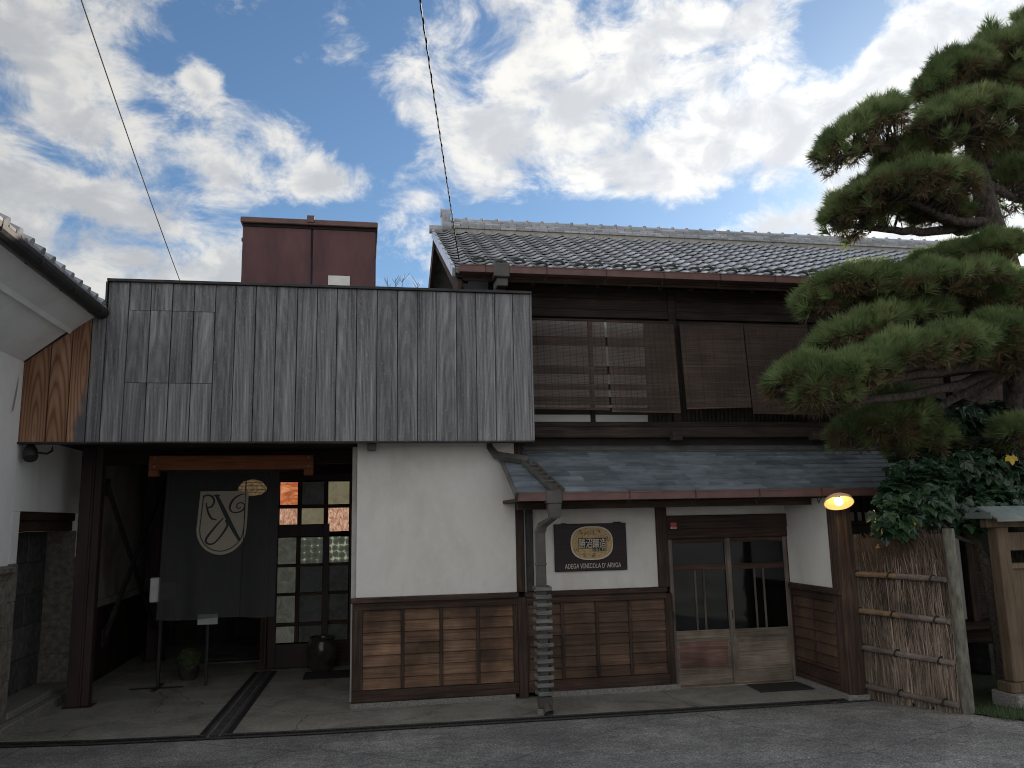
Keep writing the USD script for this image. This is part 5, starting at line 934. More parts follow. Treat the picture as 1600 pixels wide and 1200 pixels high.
for k in range(9):
    a = 2.0 + k * 1.21
    obj('kerb_stone', box(WX + 0.0, WX + 0.115, a, a + 1.203, -0.1 if a > 8.5 else -0.1, 0.115 + float(hgt(a + .6)) * 0.9, 0.012), granite, W)
# moulded plaster eave, gutter and tiles
obj('eave', prism_xz([(WX - 0.3, 4.10), (WX, 4.10), (-3.40, 4.462), (-3.375, 4.44), (-3.345, 4.49), (-3.12, 4.652), (-3.12, 4.80), (WX - 0.3, 5.1)], y0, 16.0), plaster_old, W, label='white moulded plaster eave')
gp = [( -3.045 + 0.085 * math.cos(a), 4.72 + 0.095 * math.sin(a)) for a in np.linspace(math.pi, 2 * math.pi, 9)]
obj('eave_gutter', join([prism_xz([gp[i], gp[i + 1], (gp[i + 1][0] * 0.98 - 3.045 * 0.02, gp[i + 1][1] + 0.007), (gp[i][0] * 0.98 - 3.045 * 0.02, gp[i][1] + 0.007)], y0, 16.0) for i in range(8)] + [box(-3.115, -2.975, y0, 16, 4.716, 4.724)]), metal_dark, W)
for yy in np.arange(2.6, 10, 0.9):
    obj('gutter_bracket', tube([(-3.12, yy, 4.78), (-3.13, yy, 4.66), (-3.05, yy, 4.628), (-2.965, yy, 4.66), (-2.962, yy, 4.73)], 0.008, 5), metal_dark, W)
obj('roof_deck', prism_xz([(-3.02, 4.735), (-3.02, 4.765), (-6.0, 6.2), (-6.0, 6.17)], y0, 16.0), tile_clay, W)
for yy in np.arange(2.2, 11.2, 0.265):
    rf = obj('round_tile', tube([(-2.985, yy, 4.775), (-3.9, yy, 5.215)], 0.05, 12), tile_clay, W, smooth=50)
    obj('pan_tile', prism_xz([(-2.99, 4.755), (-2.99, 4.785), (-3.9, 5.215), (-3.9, 5.185)], yy + 0.07, yy + 0.195), tile_clay, W)
pk = [(-3.837, 9.93, 3.60), (-3.837, 9.955, 3.72), (-3.837, 9.99, 3.86), (-3.837, 9.97, 3.70), (-3.837, 9.945, 3.56)]
obj('missing_plaster', (np.array([(WX + 0.003, 9.80, 3.48), (WX + 0.003, 9.84, 3.62), (WX + 0.003, 9.90, 3.84), (WX + 0.003, 9.93, 3.93), (WX + 0.003, 9.925, 3.80), (WX + 0.003, 9.90, 3.66), (WX + 0.003, 9.86, 3.52)]), np.array([(0, 6, 1), (1, 6, 5), (1, 5, 2), (2, 5, 4), (2, 4, 3)])), plaster_dark, W, label='bare patch where plaster has fallen')

# ------------------------------------------------------------------ passage: steel frame, back, lattice door
for x, y, lab in ((-3.43, 11.5, 'nearer red oxide steel column at the left of the passage'), (-3.35, 15.0, 'farther steel column deep in the passage behind the banner')):
    c = thing('steel_column', lab, 'column', (x, y, 0), None)
    obj('web', box(x - 0.012, x + 0.012, y - 0.09, y + 0.09, 0.012, 3.24), steel_red, c)
    obj('flange', box(x - 0.15, x - 0.013, y - 0.10, y + 0.10, 0.012, 3.24, 0.006), steel_red, c); obj('flange', box(x + 0.013, x + 0.10, y - 0.075, y + 0.075, 0.012, 3.24, 0.006), steel_red, c)
    obj('base_plate', box(x - 0.19, x + 0.15, y - 0.13, y + 0.13, 0.005, 0.011), steel_red, c)
for lab, a, b in (('diagonal brace falling away from the nearer steel column', (-3.35, 11.75, 2.75), (-3.35, 14.75, 0.55)), ('diagonal brace rising towards the farther steel column', (-3.31, 11.9, 0.8), (-3.31, 14.8, 2.95))):
    t = thing('diagonal_brace', lab, 'brace', a)
    obj('rod', tube([a, b], 0.035, 6), metal_dark, t); obj('gusset', box(a[0] - 0.006, a[0] + 0.006, a[1] - 0.12, a[1] + 0.12, a[2] - 0.14, a[2] + 0.1), metal_dark, t)
B = thing('passage_wall', 'dark timber wall closing the far end of the covered passage', 'wall', (-2.5, 17.5, 0))
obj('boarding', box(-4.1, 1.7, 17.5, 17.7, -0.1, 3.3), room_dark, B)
for k in range(5):
    obj('post', box(-3.7 + k * 0.55, -3.6 + k * 0.55, 17.4, 17.499, 0.005, 3.25), dark_wood_v, B)
obj('side_boarding', box(-1.52, -1.425, 13.45, 17.499, 0.005, 3.25), dark_wood_v, B)
Q = thing('floor_boards', 'grey planks laid on the passage floor beyond the banner', 'floor boards', (-1.9, 15.4, 0))
for k in range(9):
    obj('board', box(-2.55, -1.56, 14.25 + k * 0.3, 14.25 + k * 0.3 + 0.27, 0.008, 0.035), rung_wood, Q)
cr = thing('floor_channel', 'pair of steel rails set into the concrete passage floor', 'floor rails', (-1.45, 11.4, 0))
def rail(x0, x1, w, z):
    a, b = np.array([x0, 9.42]), np.array([x1, 13.3]); return (np.array([(a[0] - w, a[1], z), (a[0] + w, a[1], z), (b[0] + w, b[1], z), (b[0] - w, b[1], z)]), np.array([(0, 1, 2, 3)]))
obj('slot', rail(-1.51, -1.40, 0.17, 0.0085), black, cr)
obj('bed', rail(-1.51, -1.40, 0.105, 0.0125), stone_dark, cr)
for d in (-0.055, 0.06):
    obj('rail', tube([(-1.51 + d, 9.43, 0.016), (-1.40 + d, 13.3, 0.016)], 0.012, 5), rung_wood, cr)

LY = 13.5
Ld = thing('lattice_glass_door', 'dark framed lattice door of patterned glass panes lit from inside', 'door', (-0.78, LY, 0))
cols = [(-1.28, -1.01), (-0.94, -0.60), (-0.53, -0.20)]
obj('frame', join([box(-1.42, -1.295, LY, LY + 0.1, 0.005, 3.0), box(-0.185, -0.122, LY, LY + 0.1, 0.005, 3.0), box(-1.294, -0.186, LY, LY + 0.1, 2.885, 3.0), box(-1.294, -0.186, LY + .01, LY + 0.1, 0.005, 0.06)]), steel_red, Ld)
obj('header', box(-1.5, -0.1, LY + 0.02, LY + 0.12, 3.001, 3.25), dark_wood, Ld)
fixed = [(2.50, 2.86), (2.19, 2.44)]
vari = [[lit_orange, lit_dim, lit_straw], [lit_pink, lit_straw, lit_pink]]
for r, (z0, z1) in enumerate(fixed):
    for c, (a, b) in enumerate(cols):
        obj('pane', box(a, b, LY + 0.05, LY + 0.056, z0 if not (r and c == 2) else 2.07, z1, 0.0005), vari[r][c], Ld)
obj('muntin', box(-1.294, -0.186, LY + 0.03, LY + 0.07, 2.442, 2.498), dark_wood, Ld); obj('muntin', box(-1.294, -0.531, LY + 0.03, LY + 0.07, 2.0, 2.188), dark_wood, Ld)
for a in (-1.008, -0.598):
    obj('muntin', box(a + 0.002, a + 0.066, LY + 0.03, LY + 0.07, 2.19, 2.44), dark_wood_v, Ld); obj('muntin', box(a + 0.002, a + 0.066, LY + 0.03, LY + 0.07, 2.5, 2.884), dark_wood_v, Ld)
lowz = [(1.58, 1.985), (1.14, 1.53), (0.69, 1.09), (0.39, 0.63)]
lv = [[lit_grey, lit_bottles, lit_bottles], [lit_grey, lit_dim, lit_dim], [lit_grey, lit_dim, lit_dim], [lit_grey, lit_dim, lit_dim]]
lf = obj('sliding_leaf', join([box(-1.40, -1.285, LY - 0.06, LY - 0.01, 0.02, 2.19), box(-0.60, -0.50, LY - 0.06, LY - 0.01, 0.02, 2.19), box(-1.284, -0.601, LY - 0.06, LY - 0.01, 2.0, 2.19), box(-1.284, -0.601, LY - 0.06, LY - 0.01, 0.02, 0.37)]), steel_red, Ld)
for r, (z0, z1) in enumerate(lowz):
    for c, (a, b) in enumerate(cols):
        obj('pane', box(a if c else -1.283, b if c != 1 else -0.602, (LY - 0.035) if c < 2 else LY + 0.05, (LY - 0.03) if c < 2 else LY + 0.056, z0, z1, 0.0005), lv[r][c] if not (c == 0 and False) else lit_grey, lf if c < 2 else Ld)
    if r:
        obj('muntin', box(-1.284, -0.601, LY - 0.055, LY - 0.015, z1 + 0.002, lowz[r - 1][0] - 0.002), dark_wood, lf); obj('muntin', box(-0.49, -0.186, LY + 0.03, LY + 0.07, z1 + 0.002, lowz[r - 1][0] - 0.002), dark_wood, Ld)
    obj('muntin', box(-1.005, -0.945, LY - 0.055, LY - 0.015, z0, z1), dark_wood_v, lf)
obj('kick_board', box(-0.49, -0.186, LY + 0.03, LY + 0.07, 0.06, 0.385), dark_wood, Ld)
obj('cabinet_shadow', box(-0.93, -0.62, LY - 0.0345, LY - 0.0295, 0.40, 0.62), black, lf) if False else None

# banner beam and banner
NY = 11.80
bm = thing('banner_beam', 'orange brown timber beam with block ends carrying the banner', 'beam', (-1.75, NY, 2.95))
obj('beam', box(-2.845, -0.672, NY - 0.06, NY + 0.06, 2.955, 3.15, 0.008), beam_wood, bm)
for x in (-2.845, -0.80):
    obj('block', box(x, x + 0.13, NY - 0.062, NY + 0.058, 2.87, 2.953, 0.006), beam_wood, bm)
for x, z in ((-2.77, 3.12), (-2.77, 3.0), (-0.74, 3.12), (-0.74, 3.0)):
    obj('peg', tube([(x, NY - 0.066, z), (x, NY - 0.055, z)], 0.008, 8), cream, bm)
obj('bar', tube([(-2.7, NY, 2.94), (-1.05, NY, 2.94)], 0.012, 8), dark_wood, bm)
N_ = thing('entrance_banner', 'dark translucent cloth banner with a linen shield emblem', 'banner', (-1.88, NY, 1.95))
def fold(x, z):
    s = np.clip((2.95 - z) / 2.0, 0, 1)
    return NY - 0.01 + 0.032 * s * np.sin(x * 7.3 + 0.6) + 0.02 * s * np.sin(x * 17 + 2.1 + z) - 0.05 * s * s * np.cos((x + 1.9) * 1.4)
def cloth_sheet(fx0, fx1, nx=60, nz=30):
    U, Vv = np.meshgrid(np.linspace(0, 1, nx), np.linspace(0, 1, nz), indexing='ij')
    Zc = 2.95 + (0.975 - 2.95) * Vv; X0, X1 = fx0(Vv), fx1(Vv); X = X0 + (X1 - X0) * U
    Zc = Zc + 0.012 * np.sin(X * 6) * Vv
    v = np.stack([X, fold(X, Zc), Zc], -1).reshape(-1, 3)
    return v, np.array([(i * nz + j, (i + 1) * nz + j, (i + 1) * nz + j + 1, i * nz + j + 1) for i in range(nx - 1) for j in range(nz - 1)])
obj('cloth', cloth_sheet(lambda t: -2.61 - 0.05 * t, lambda t: -1.565 - 0.03 * t), banner_cloth, N_, smooth=True, label='left length of cloth with the shield')
obj('cloth', cloth_sheet(lambda t: -1.585 - 0.02 * t, lambda t: -1.132 - 0.012 * t, 30), banner_cloth, N_, smooth=True, label='right length of cloth')
def nx_(cx): return -3.120 + cx * 0.001886
def nz_(cy): return 3.258 - cy * 0.00189
from shapely.geometry import Polygon as _P, LineString as _LS
def on_banner(poly, off, name, m, parent, lab=None):
    ms = []
    for q in getattr(poly, 'geoms', [poly]):
        q = q.segmentize(0.03)
        v, f = trimesh.creation.triangulate_polygon(q, engine='earcut')
        t = trimesh.Trimesh(np.column_stack([v, np.zeros(len(v))]), f, process=False)
        v3, f3 = trimesh.remesh.subdivide_to_size(t.vertices, t.faces, 0.06)
        ms.append((np.column_stack([v3[:, 0], fold(v3[:, 0], v3[:, 1]) - off, v3[:, 1]]), f3))
    return obj(name, join(ms), m, parent, smooth=True, label=lab)
def smooth_path(pts, n=8):
    p = np.array(pts, float); p = np.vstack([2 * p[0] - p[1], p, 2 * p[-1] - p[-2]]); out = []
    for i in range(1, len(p) - 2):
        for t in np.linspace(0, 1, n, endpoint=False):
            a, b, c, d = p[i - 1], p[i], p[i + 1], p[i + 2]
            out.append(0.5 * (2 * b + (c - a) * t + (2 * a - 5 * b + 4 * c - d) * t * t + (3 * b - a - 3 * c + d) * t ** 3))
    return np.array(out + [p[-2]])
def brush(pts):
    """A calligraphic stroke from (x, y, width) points in the drawing's own units."""
    from shapely import union_all
    s = smooth_path(pts); w = np.clip(s[:, 2], 2, None); q = np.column_stack([nx_(s[:, 0]), nz_(s[:, 1])])
    return union_all([_LS([q[i], q[i + 1]]).buffer(0.00094 * (w[i] + w[i + 1]) / 2, 6) for i in range(len(q) - 1)])
arc = [(505, 315), (840, 315), (834, 560), (822, 640), (790, 700), (735, 748), (665, 768), (600, 755), (540, 715), (500, 650), (488, 590)]
sh = smooth_path([(a, b, 0) for a, b in arc[2:]])[:, :2]
emb = on_banner(_P([(nx_(505), nz_(315)), (nx_(840), nz_(315))] + [(nx_(a), nz_(b)) for a, b in sh]), 0.004, 'shield', banner_linen, N_, 'pale linen shield emblem')
from shapely import union_all as _U
inner = brush([(528, 345, 7), (518, 480, 7), (513, 600, 7), (535, 670, 7), (585, 722, 7), (655, 742, 7), (725, 725, 7), (785, 672, 7), (810, 600, 7), (815, 500, 8), (815, 425, 10)])
rr_ = _U([brush([(528, 352, 10), (560, 342, 12), (590, 358, 14), (602, 388, 14), (588, 422, 12), (562, 432, 9), (548, 415, 7), (552, 402, 6)]), brush([(548, 402, 8), (556, 440, 12), (570, 480, 15), (592, 512, 13), (622, 518, 6)])])
yy_ = _U([brush([(598, 347, 8), (640, 345, 8)]), brush([(618, 348, 22), (650, 410, 27), (690, 490, 30), (735, 580, 28), (783, 664, 20)]), brush([(668, 512, 8), (625, 560, 12), (575, 625, 16), (556, 665, 16), (575, 690, 13), (612, 685, 12), (655, 640, 13), (690, 585, 16), (700, 555, 14), (688, 528, 12)])])
gg_ = _U([brush([(822, 338, 5), (790, 340, 8), (745, 365, 13), (718, 405, 16), (712, 440, 14), (730, 466, 10), (765, 470, 9), (800, 455, 12), (815, 425, 10), (798, 403, 9), (772, 403, 8), (758, 424, 8), (772, 442, 7), (788, 432, 6)])])
for pl in (inner, rr_, yy_, gg_):
    on_banner(pl, 0.0065, 'emblem_line', banner_ink, emb)
obj('seam', (np.array([(-1.575, fold(-1.575, 2.95) - 0.004, 2.95), (-1.567, fold(-1.567, 2.95) - 0.004, 2.95), (-1.6, fold(-1.6, .98) - 0.004, 0.985), (-1.608, fold(-1.608, .98) - 0.004, 0.985)]), np.array([(0, 1, 2, 3)])), black, N_)

ln = thing('paper_lantern', 'oval paper lantern glowing behind the banner', 'lantern', (-1.64, 13.0, 2.72))
obj('shade', lathe([(0.03, -0.12), (0.14, -0.10), (0.215, -0.03), (0.2, 0.02), (0.14, 0.09), (0.05, 0.12)], (-1.64, 13.0, 2.755), 20), LOOK['lantern_paper'], ln, smooth=40)
obj('hanging_cord', tube([(-1.64, 13.0, 2.87), (-1.64, 13.0, 3.25)], 0.006, 5), cable_mat, ln)
for z in (-0.08, -0.03, 0.02, 0.07):
    rr2 = {-0.08: 0.165, -0.03: 0.218, 0.02: 0.203, 0.07: 0.162}[z]
    an = np.linspace(0, 2 * np.pi, 21); obj('rib', tube([(-1.64 + rr2 * math.cos(a), 13.0 + rr2 * math.sin(a), 2.755 + z) for a in an], 0.004, 4, caps=False), dark_wood, ln)
jr = thing('glazed_jar', 'large dark glazed jar standing before the lattice door', 'jar', (-0.57, 13.15, 0))
obj('body', lathe([(0.0, 0.006), (0.14, 0.006), (0.17, 0.05), (0.215, 0.2), (0.225, 0.32), (0.2, 0.43), (0.165, 0.475)], (-0.57, 13.15, 0), 28), glaze, jr, smooth=50)
obj('rim', lathe([(0.165, 0.476), (0.19, 0.48), (0.195, 0.5), (0.17, 0.505), (0.15, 0.48), (0.14, 0.4)], (-0.57, 13.15, 0), 28), glaze, jr, smooth=50)
m_ = thing('passage_mat', 'black doormat on the concrete before the glazed jar', 'doormat', (-0.45, 12.75, 0))
obj('pile', box(-0.78, -0.135, 12.48, 13.0, 0.006, 0.022, 0.004), mat_rubber, m_)
obj('edging', join([box(-0.80, -0.13, 12.455, 12.479, 0.006, 0.018), box(-0.805, -0.781, 12.48, 13.0, 0.006, 0.018)]), black, m_)
m2_ = thing('entrance_mat', 'thin dark brown mat before the right sliding door', 'doormat', (5.3, 10.15, 0))
obj('pile', (lambda b: (b[0] + np.outer((b[0][:, 1] - 10.0), [0.06, 0, 0]), b[1]))(box(4.93, 5.66, 9.93, 10.37, 0.006, 0.018, 0.004)), mat_rubber, m2_)
obj('edging', join([box(4.915, 5.67, 9.905, 9.928, 0.006, 0.014)]), black, m2_)
st = thing('call_stand', 'white intercom box on a thin black post with cross foot', 'stand', (-2.73, 12.4, 0))
obj('post', box(-2.755, -2.715, 12.38, 12.42, 0.02, 1.2), metal_dark, st)
obj('foot', box(-3.1, -2.4, 12.38, 12.43, 0.006, 0.019), metal_dark, st); obj('foot', box(-2.765, -2.705, 12.15, 12.66, 0.0195, 0.032), metal_dark, st)
obj('box', box(-2.87, -2.745, 12.26, 12.37, 1.17, 1.50, 0.012), white_box, st); obj('box_face', box(-2.855, -2.76, 12.253, 12.259, 1.19, 1.48, 0.004), white_plate, st)
obj('side_unit', box(-2.73, -2.53, 12.30, 12.37, 1.2, 1.43, 0.006), pipe_grey, st); obj('notice', box(-2.25, -1.98, 12.40, 12.41, 0.83, 0.97, 0.001), white_box, st)
obj('arm', box(-2.73, -2.0, 12.376, 12.39, 1.21, 1.235), metal_dark, st); obj('notice_post', box(-2.13, -2.09, 12.411, 12.44, 0.006, 1.21), metal_dark, st)
pb = thing('fern_pot', 'round dark pot with a mossy fern ball behind the call stand', 'plant pot', (-2.45, 13.0, 0))
obj('pot', lathe([(0.0, 0.006), (0.11, 0.006), (0.15, 0.12), (0.14, 0.2), (0.12, 0.2)], (-2.45, 13.0, 0), 18), glaze, pb, smooth=50)
fb = trimesh.creation.icosphere(3, 0.16); fv = np.array(fb.vertices); fv *= (0.8 + 0.4 * meshkit.fbm(fv * 30, 3))[:, None]
obj('fern', (fv + [-2.45, 13.0, 0.28], np.array(fb.faces)), moss, pb)

# ------------------------------------------------------------------ brushwood sleeve fence
F0, F1 = np.array([5.985, 9.265]), np.array([6.30, 8.06])
fd = (F1 - F0) / np.linalg.norm(F1 - F0); fn = np.array([fd[1], -fd[0]]); fn = fn if fn[0] < 0 else -fn      # fn faces the road
FL = np.linalg.norm(F1 - F0)
def fp(s, d, z):
    q = F0 + fd * s + fn * d; return (q[0], q[1], z + float(hgt(q[1])))
Fe = thing('brushwood_fence', 'brushwood sleeve fence with four bamboo rails beside the entrance wing', 'fence', (6.15, 8.65, 0))
obj('post', tube([fp(0.0, -0.01, -0.1), fp(0.0, -0.01, 0.9), fp(-0.02, -0.01, 1.93)], [0.055, 0.05, 0.048], 9), twig_wood, Fe, label='slim bark covered fence post beside the wing')
obj('post', tube([fp(FL + 0.03, -0.02, -0.15), fp(FL + 0.03, -0.02, 1.0), fp(FL + 0.02, -0.02, 1.93)], [0.066, 0.063, 0.06], 12), post_bark, Fe, smooth=50, label='thick mossy fence post at the open end')
for k, z in enumerate((1.46, 1.025, 0.6, 0.165)):
    zz = [z + 0.006 * math.sin(3.1 * t + k) for t in np.linspace(0, 1, 12)]
    for part, (a, b, m) in enumerate((((0, 6, bamboo_tan if k < 2 else bamboo), (6, 12, bamboo)))):
        pts = [fp(-0.07 + (FL + 0.06) * t, 0.075, zz[i] - float(hgt((F0 + fd * FL * t)[1]))) for i, t in enumerate(np.linspace(0, 1, 12))][a:min(b + 1, 12)]
        rad = [0.031 + 0.004 * (1 if i % 4 == 2 else 0) for i in range(len(pts))]
        obj('bamboo_rail', tube(pts, rad, 10), m, Fe, smooth=50)
    for t in (0.08, 0.45, 0.88):
        c = np.array(fp(-0.07 + (FL + 0.06) * t, 0.075, z)); c[2] = z; an = np.linspace(0, 2 * np.pi, 11)
        obj('tie', tube([c + 0.041 * math.cos(a) * np.array([fn[0], fn[1], 0]) + np.array([0, 0, 0.041 * math.sin(a)]) + 0.014 * math.sin(a) * np.array([fd[0], fd[1], 0]) for a in an], 0.009, 5), twine, Fe)
        obj('tie_tail', tube([c + np.array([fn[0] * 0.042, fn[1] * 0.042, 0.01]), c + np.array([fn[0] * 0.055 + fd[0] * .02, fn[1] * 0.055 + fd[1] * .02, -0.045])], 0.005, 4), twine, Fe)
fine = []
def stick(s, d, z0, z1, lean, r, kink, n=6):
    t = np.linspace(0, 1, n); ss = s + lean * t ** 2 + np.cumsum(rng.normal(0, kink, n)) * 0.6
    dd = d + np.cumsum(rng.normal(0, kink * 0.4, n)); return [fp(np.clip(a, 0.03, FL - 0.01), np.clip(b, -0.05, 0.06), z0 + (z1 - z0) * q) for a, b, q in zip(ss, dd, t)], np.linspace(r, r * 0.35, n)
for k in range(300):
    s = rng.uniform(0.04, FL - 0.03); d = rng.uniform(0.005, 0.05); p, r = stick(s, d, rng.uniform(-0.03, 0.08), rng.uniform(0.7, 1.75), rng.normal(0.0, 0.1), rng.uniform(0.005, 0.0105), 0.012)
    ms = [tube(p, r, 5)]
    for q in range(rng.integers(1, 4)):
        i = rng.integers(1, 5); a = np.array(p[i]); side = rng.choice([-1, 1]); l = rng.uniform(0.15, 0.4)
        e = a + np.array([fd[0] * side * l * 0.35, fd[1] * side * l * 0.35, l]); e[2] = min(e[2], 1.93)
        ms.append(tube([a, (a + e) / 2 + rng.normal(0, 0.008, 3), e], [r[i] * 0.7, r[i] * 0.5, r[i] * 0.25], 4))
    obj('twig', join(ms), twig_wood, Fe)
for k in range(1100):
    s = rng.uniform(0.0, FL); z0 = rng.uniform(0.0, 1.55); z1 = min(z0 + rng.uniform(0.3, 0.8), 1.94 + rng.uniform(-0.03, 0.01)); p, r = stick(s, rng.uniform(-0.045, 0.035), z0, z1, rng.normal(-0.06 * z1, 0.14), rng.uniform(0.0022, 0.0048), 0.014, 5)
    fine.append(tube(p, r, 4, caps=False))
obj('fine_twigs', join(fine), twig_dark, Fe, kind='stuff')
obj('packing', join([(np.array([fp(0.02, -0.05, 0.03), fp(FL, -0.05, 0.03), fp(FL, -0.05, 1.88), fp(0.02, -0.05, 1.88)]), np.array([(0, 1, 2, 3)]))]), twig_dark, Fe)
dl = thing('fallen_leaf', 'dry brown leaf caught near the top of the brushwood fence', 'leaf', fp(0.38, 0.07, 1.75))
def leaf_mesh(size, lobes=5):
    out = [(0, 0, 0)]; tips = []
    ang = {5: (-105, -52, 0, 52, 105), 3: (-60, 0, 60)}[lobes]; ln_ = {5: (0.5, 0.82, 1.0, 0.82, 0.5), 3: (0.7, 1.0, 0.7)}[lobes]
    for i, (a, l) in enumerate(zip(ang, ln_)):
        a = math.radians(a)
        if i:
            m = math.radians((ang[i - 1] + ang[i]) / 2); out.append((0.6 * math.sin(m), 0.6 * math.cos(m), 0.03))
        out.append((l * 0.8 * math.sin(a - 0.24), l * 0.8 * math.cos(a - 0.24), 0.01)); out.append((l * math.sin(a), l * math.cos(a), -0.08)); out.append((l * 0.8 * math.sin(a + 0.24), l * 0.8 * math.cos(a + 0.24), 0.01))
    v = np.array(out) * size; n = len(out)
    return v, np.array([(0, i + 1, i) for i in range(1, n - 1)])
obj('blade', rot(leaf_mesh(0.06, 3), frame_from((fn[0], fn[1], 0.3)), fp(0.38, 0.07, 1.75)), LOOK['brown_leaf'], dl)

# ------------------------------------------------------------------ rooms behind the fence
A = thing('garden_room', 'dark timber rear wing behind the brushwood fence with pale framed windows', 'building wing', (8, 10.4, 0))
AY = 10.42
obj('wall', box(5.92, 11.0, AY, AY + 0.1, 0.0, 2.88), room_dark, A)
obj('plinth_beam', box(5.95, 11.0, AY - 0.26, AY - 0.002, 0.42, 0.62), dark_wood, A); obj('veranda_board', box(5.95, 11.0, AY - 0.5, AY - 0.002, 0.624, 0.67), dark_wood, A)
for x in (6.0, 7.15, 8.35, 9.6):
    obj('post', box(x, x + 0.12, AY - 0.12, AY - 0.003, 0.672, 2.86), dark_wood_v, A); obj('footing_stone', box(x - 0.05, x + 0.17, AY - 0.4, AY - 0.1, 0.02, 0.418), stone_dark, A)
for a, b in ((7.30, 8.30), (8.5, 9.5)):
    fr = obj('window_frame', join([box(a, a + 0.06, AY - 0.06, AY - 0.003, 0.7, 2.4), box(b - 0.06, b, AY - 0.06, AY - 0.003, 0.7, 2.4), box(a + 0.061, b - 0.061, AY - 0.06, AY - 0.003, 2.33, 2.4), box(a + 0.061, b - 0.061, AY - 0.06, AY - 0.003, 0.98, 1.34), box(a + 0.061, b - 0.061, AY - 0.06, AY - 0.003, 0.7, 0.76)]), paper_pale if a < 8 else dark_wood, A)
    obj('pane', box(a + 0.062, b - 0.062, AY - 0.04, AY - 0.034, 1.345, 2.325, 0.0005), black, fr)
gl = obj('grille', box(6.13, 7.14, AY - 0.08, AY - 0.003, 2.02, 2.08), dark_wood, A)
obj('pale_blind', box(6.14, 7.1, AY - 0.02, AY - 0.004, 2.085, 2.2), paper_pale, gl)  # pale panel painted in for the bright gap beyond the lattice
for k in range(9):
    obj('bar', box(6.18 + 0.11 * k, 6.205 + 0.11 * k, AY - 0.07, AY - 0.021, 2.085, 2.62), dark_wood_v, gl)
ch = thing('garden_chair', 'black chair standing on the veranda behind the fence', 'chair', (7.65, 9.98, 0.67))
obj('seat', box(7.44, 7.86, 9.85, 10.15, 0.95, 1.0, 0.01), black, ch); obj('backrest', box(7.44, 7.86, 10.151, 10.19, 1.0, 1.42, 0.01), black, ch)
for x in (7.45, 7.82):
    for y in (9.86, 10.12):
        obj('leg', box(x, x + 0.03, y, y + 0.03, 0.672, 0.949), black, ch)

# roofed garden gate at the right edge
Ga = thing('garden_gate', 'natural timber gate panel with green grey sheet roof and stone base', 'gate', (7.8, 8.2, 0))
gy = 8.2
obj('roof', join([prism_yz([(gy - 0.26, 2.085), (gy - 0.26, 2.105), (gy + 0.02, 2.235), (gy + 0.02, 2.2)], 6.86, 10.5), prism_yz([(gy + 0.0205, 2.2), (gy + 0.0205, 2.235), (gy + 0.3, 2.105), (gy + 0.3, 2.085)], 6.86, 10.5)]), copper, Ga)
obj('roof_edge', box(6.852, 10.5, gy - 0.275, gy - 0.261, 2.065, 2.112), copper, Ga); obj('roof_edge', prism_yz([(gy - 0.26, 2.06), (gy - 0.26, 2.108), (gy + 0.02, 2.238), (gy + 0.3, 2.108), (gy + 0.3, 2.06), (gy + 0.02, 2.19)], 6.74, 6.7595) if False else box(6.842, 6.8515, gy - 0.2, gy + 0.2, 2.1, 2.17), copper, Ga)
obj('ridge_board', box(6.9, 10.4, gy - 0.05, gy + 0.05, 2.0, 2.19), gate_wood, Ga)
obj('post', box(7.0, 7.15, gy - 0.075, gy + 0.075, 0.34, 1.998, 0.008), gate_wood, Ga); obj('post', box(9.2, 9.35, gy - 0.075, gy + 0.075, 0.34, 1.998, 0.008), gate_wood, Ga)
obj('upper_board', box(7.152, 9.198, gy - 0.03, gy + 0.03, 1.74, 1.94), gate_wood, Ga); obj('rail', box(7.152, 9.198, gy - 0.055, gy + 0.055, 1.54, 1.60), gate_wood, Ga)
obj('sill', box(6.93, 9.45, gy - 0.11, gy + 0.11, 0.23, 0.338, 0.012), gate_wood, Ga)
for k in range(7):
    obj('board', box(7.165 + k * 0.29, 7.165 + k * 0.29 + 0.284, gy - 0.02, gy + 0.015, 0.345, 1.538), gate_wood, Ga)
obj('stile', box(7.152, 7.19, gy - 0.045, gy - 0.0205, 0.345, 1.538), gate_wood, Ga)
for k in range(4):
    obj('base_stone', box(6.92 + k * 0.75, 6.92 + k * 0.75 + 0.742, gy - 0.2, gy + 0.2, -0.05, 0.228, 0.015), granite, Ga)

# ------------------------------------------------------------------ pine
Pi = thing('pine_tree', 'cloud pruned black pine with layered needle pads over the roofs', 'pine tree', (8.136, 8.9, 0.05))
tp = np.array([p for p, r in TRUNK]); trd = np.array([r for p, r in TRUNK])
base = np.array([[8.1, 8.95, -0.05], [8.14, 8.9, 0.6], [8.12, 8.9, 1.4]])
allp = np.vstack([base, tp]); allr = np.concatenate([[0.33, 0.26, 0.24], trd])
sp_ = smooth_path(np.column_stack([allp, allr]), 6)
tv, tf = tube(sp_[:, :3], sp_[:, 3], 16)
tv = tv + (meshkit.fbm(tv * [9, 9, 5], 4, 3) - 0.5)[:, None] * 0.09 * np.array([1, 1, 0.2])
obj('trunk', (tv, tf), bark, Pi, smooth=True)
prng = np.random.default_rng(5)


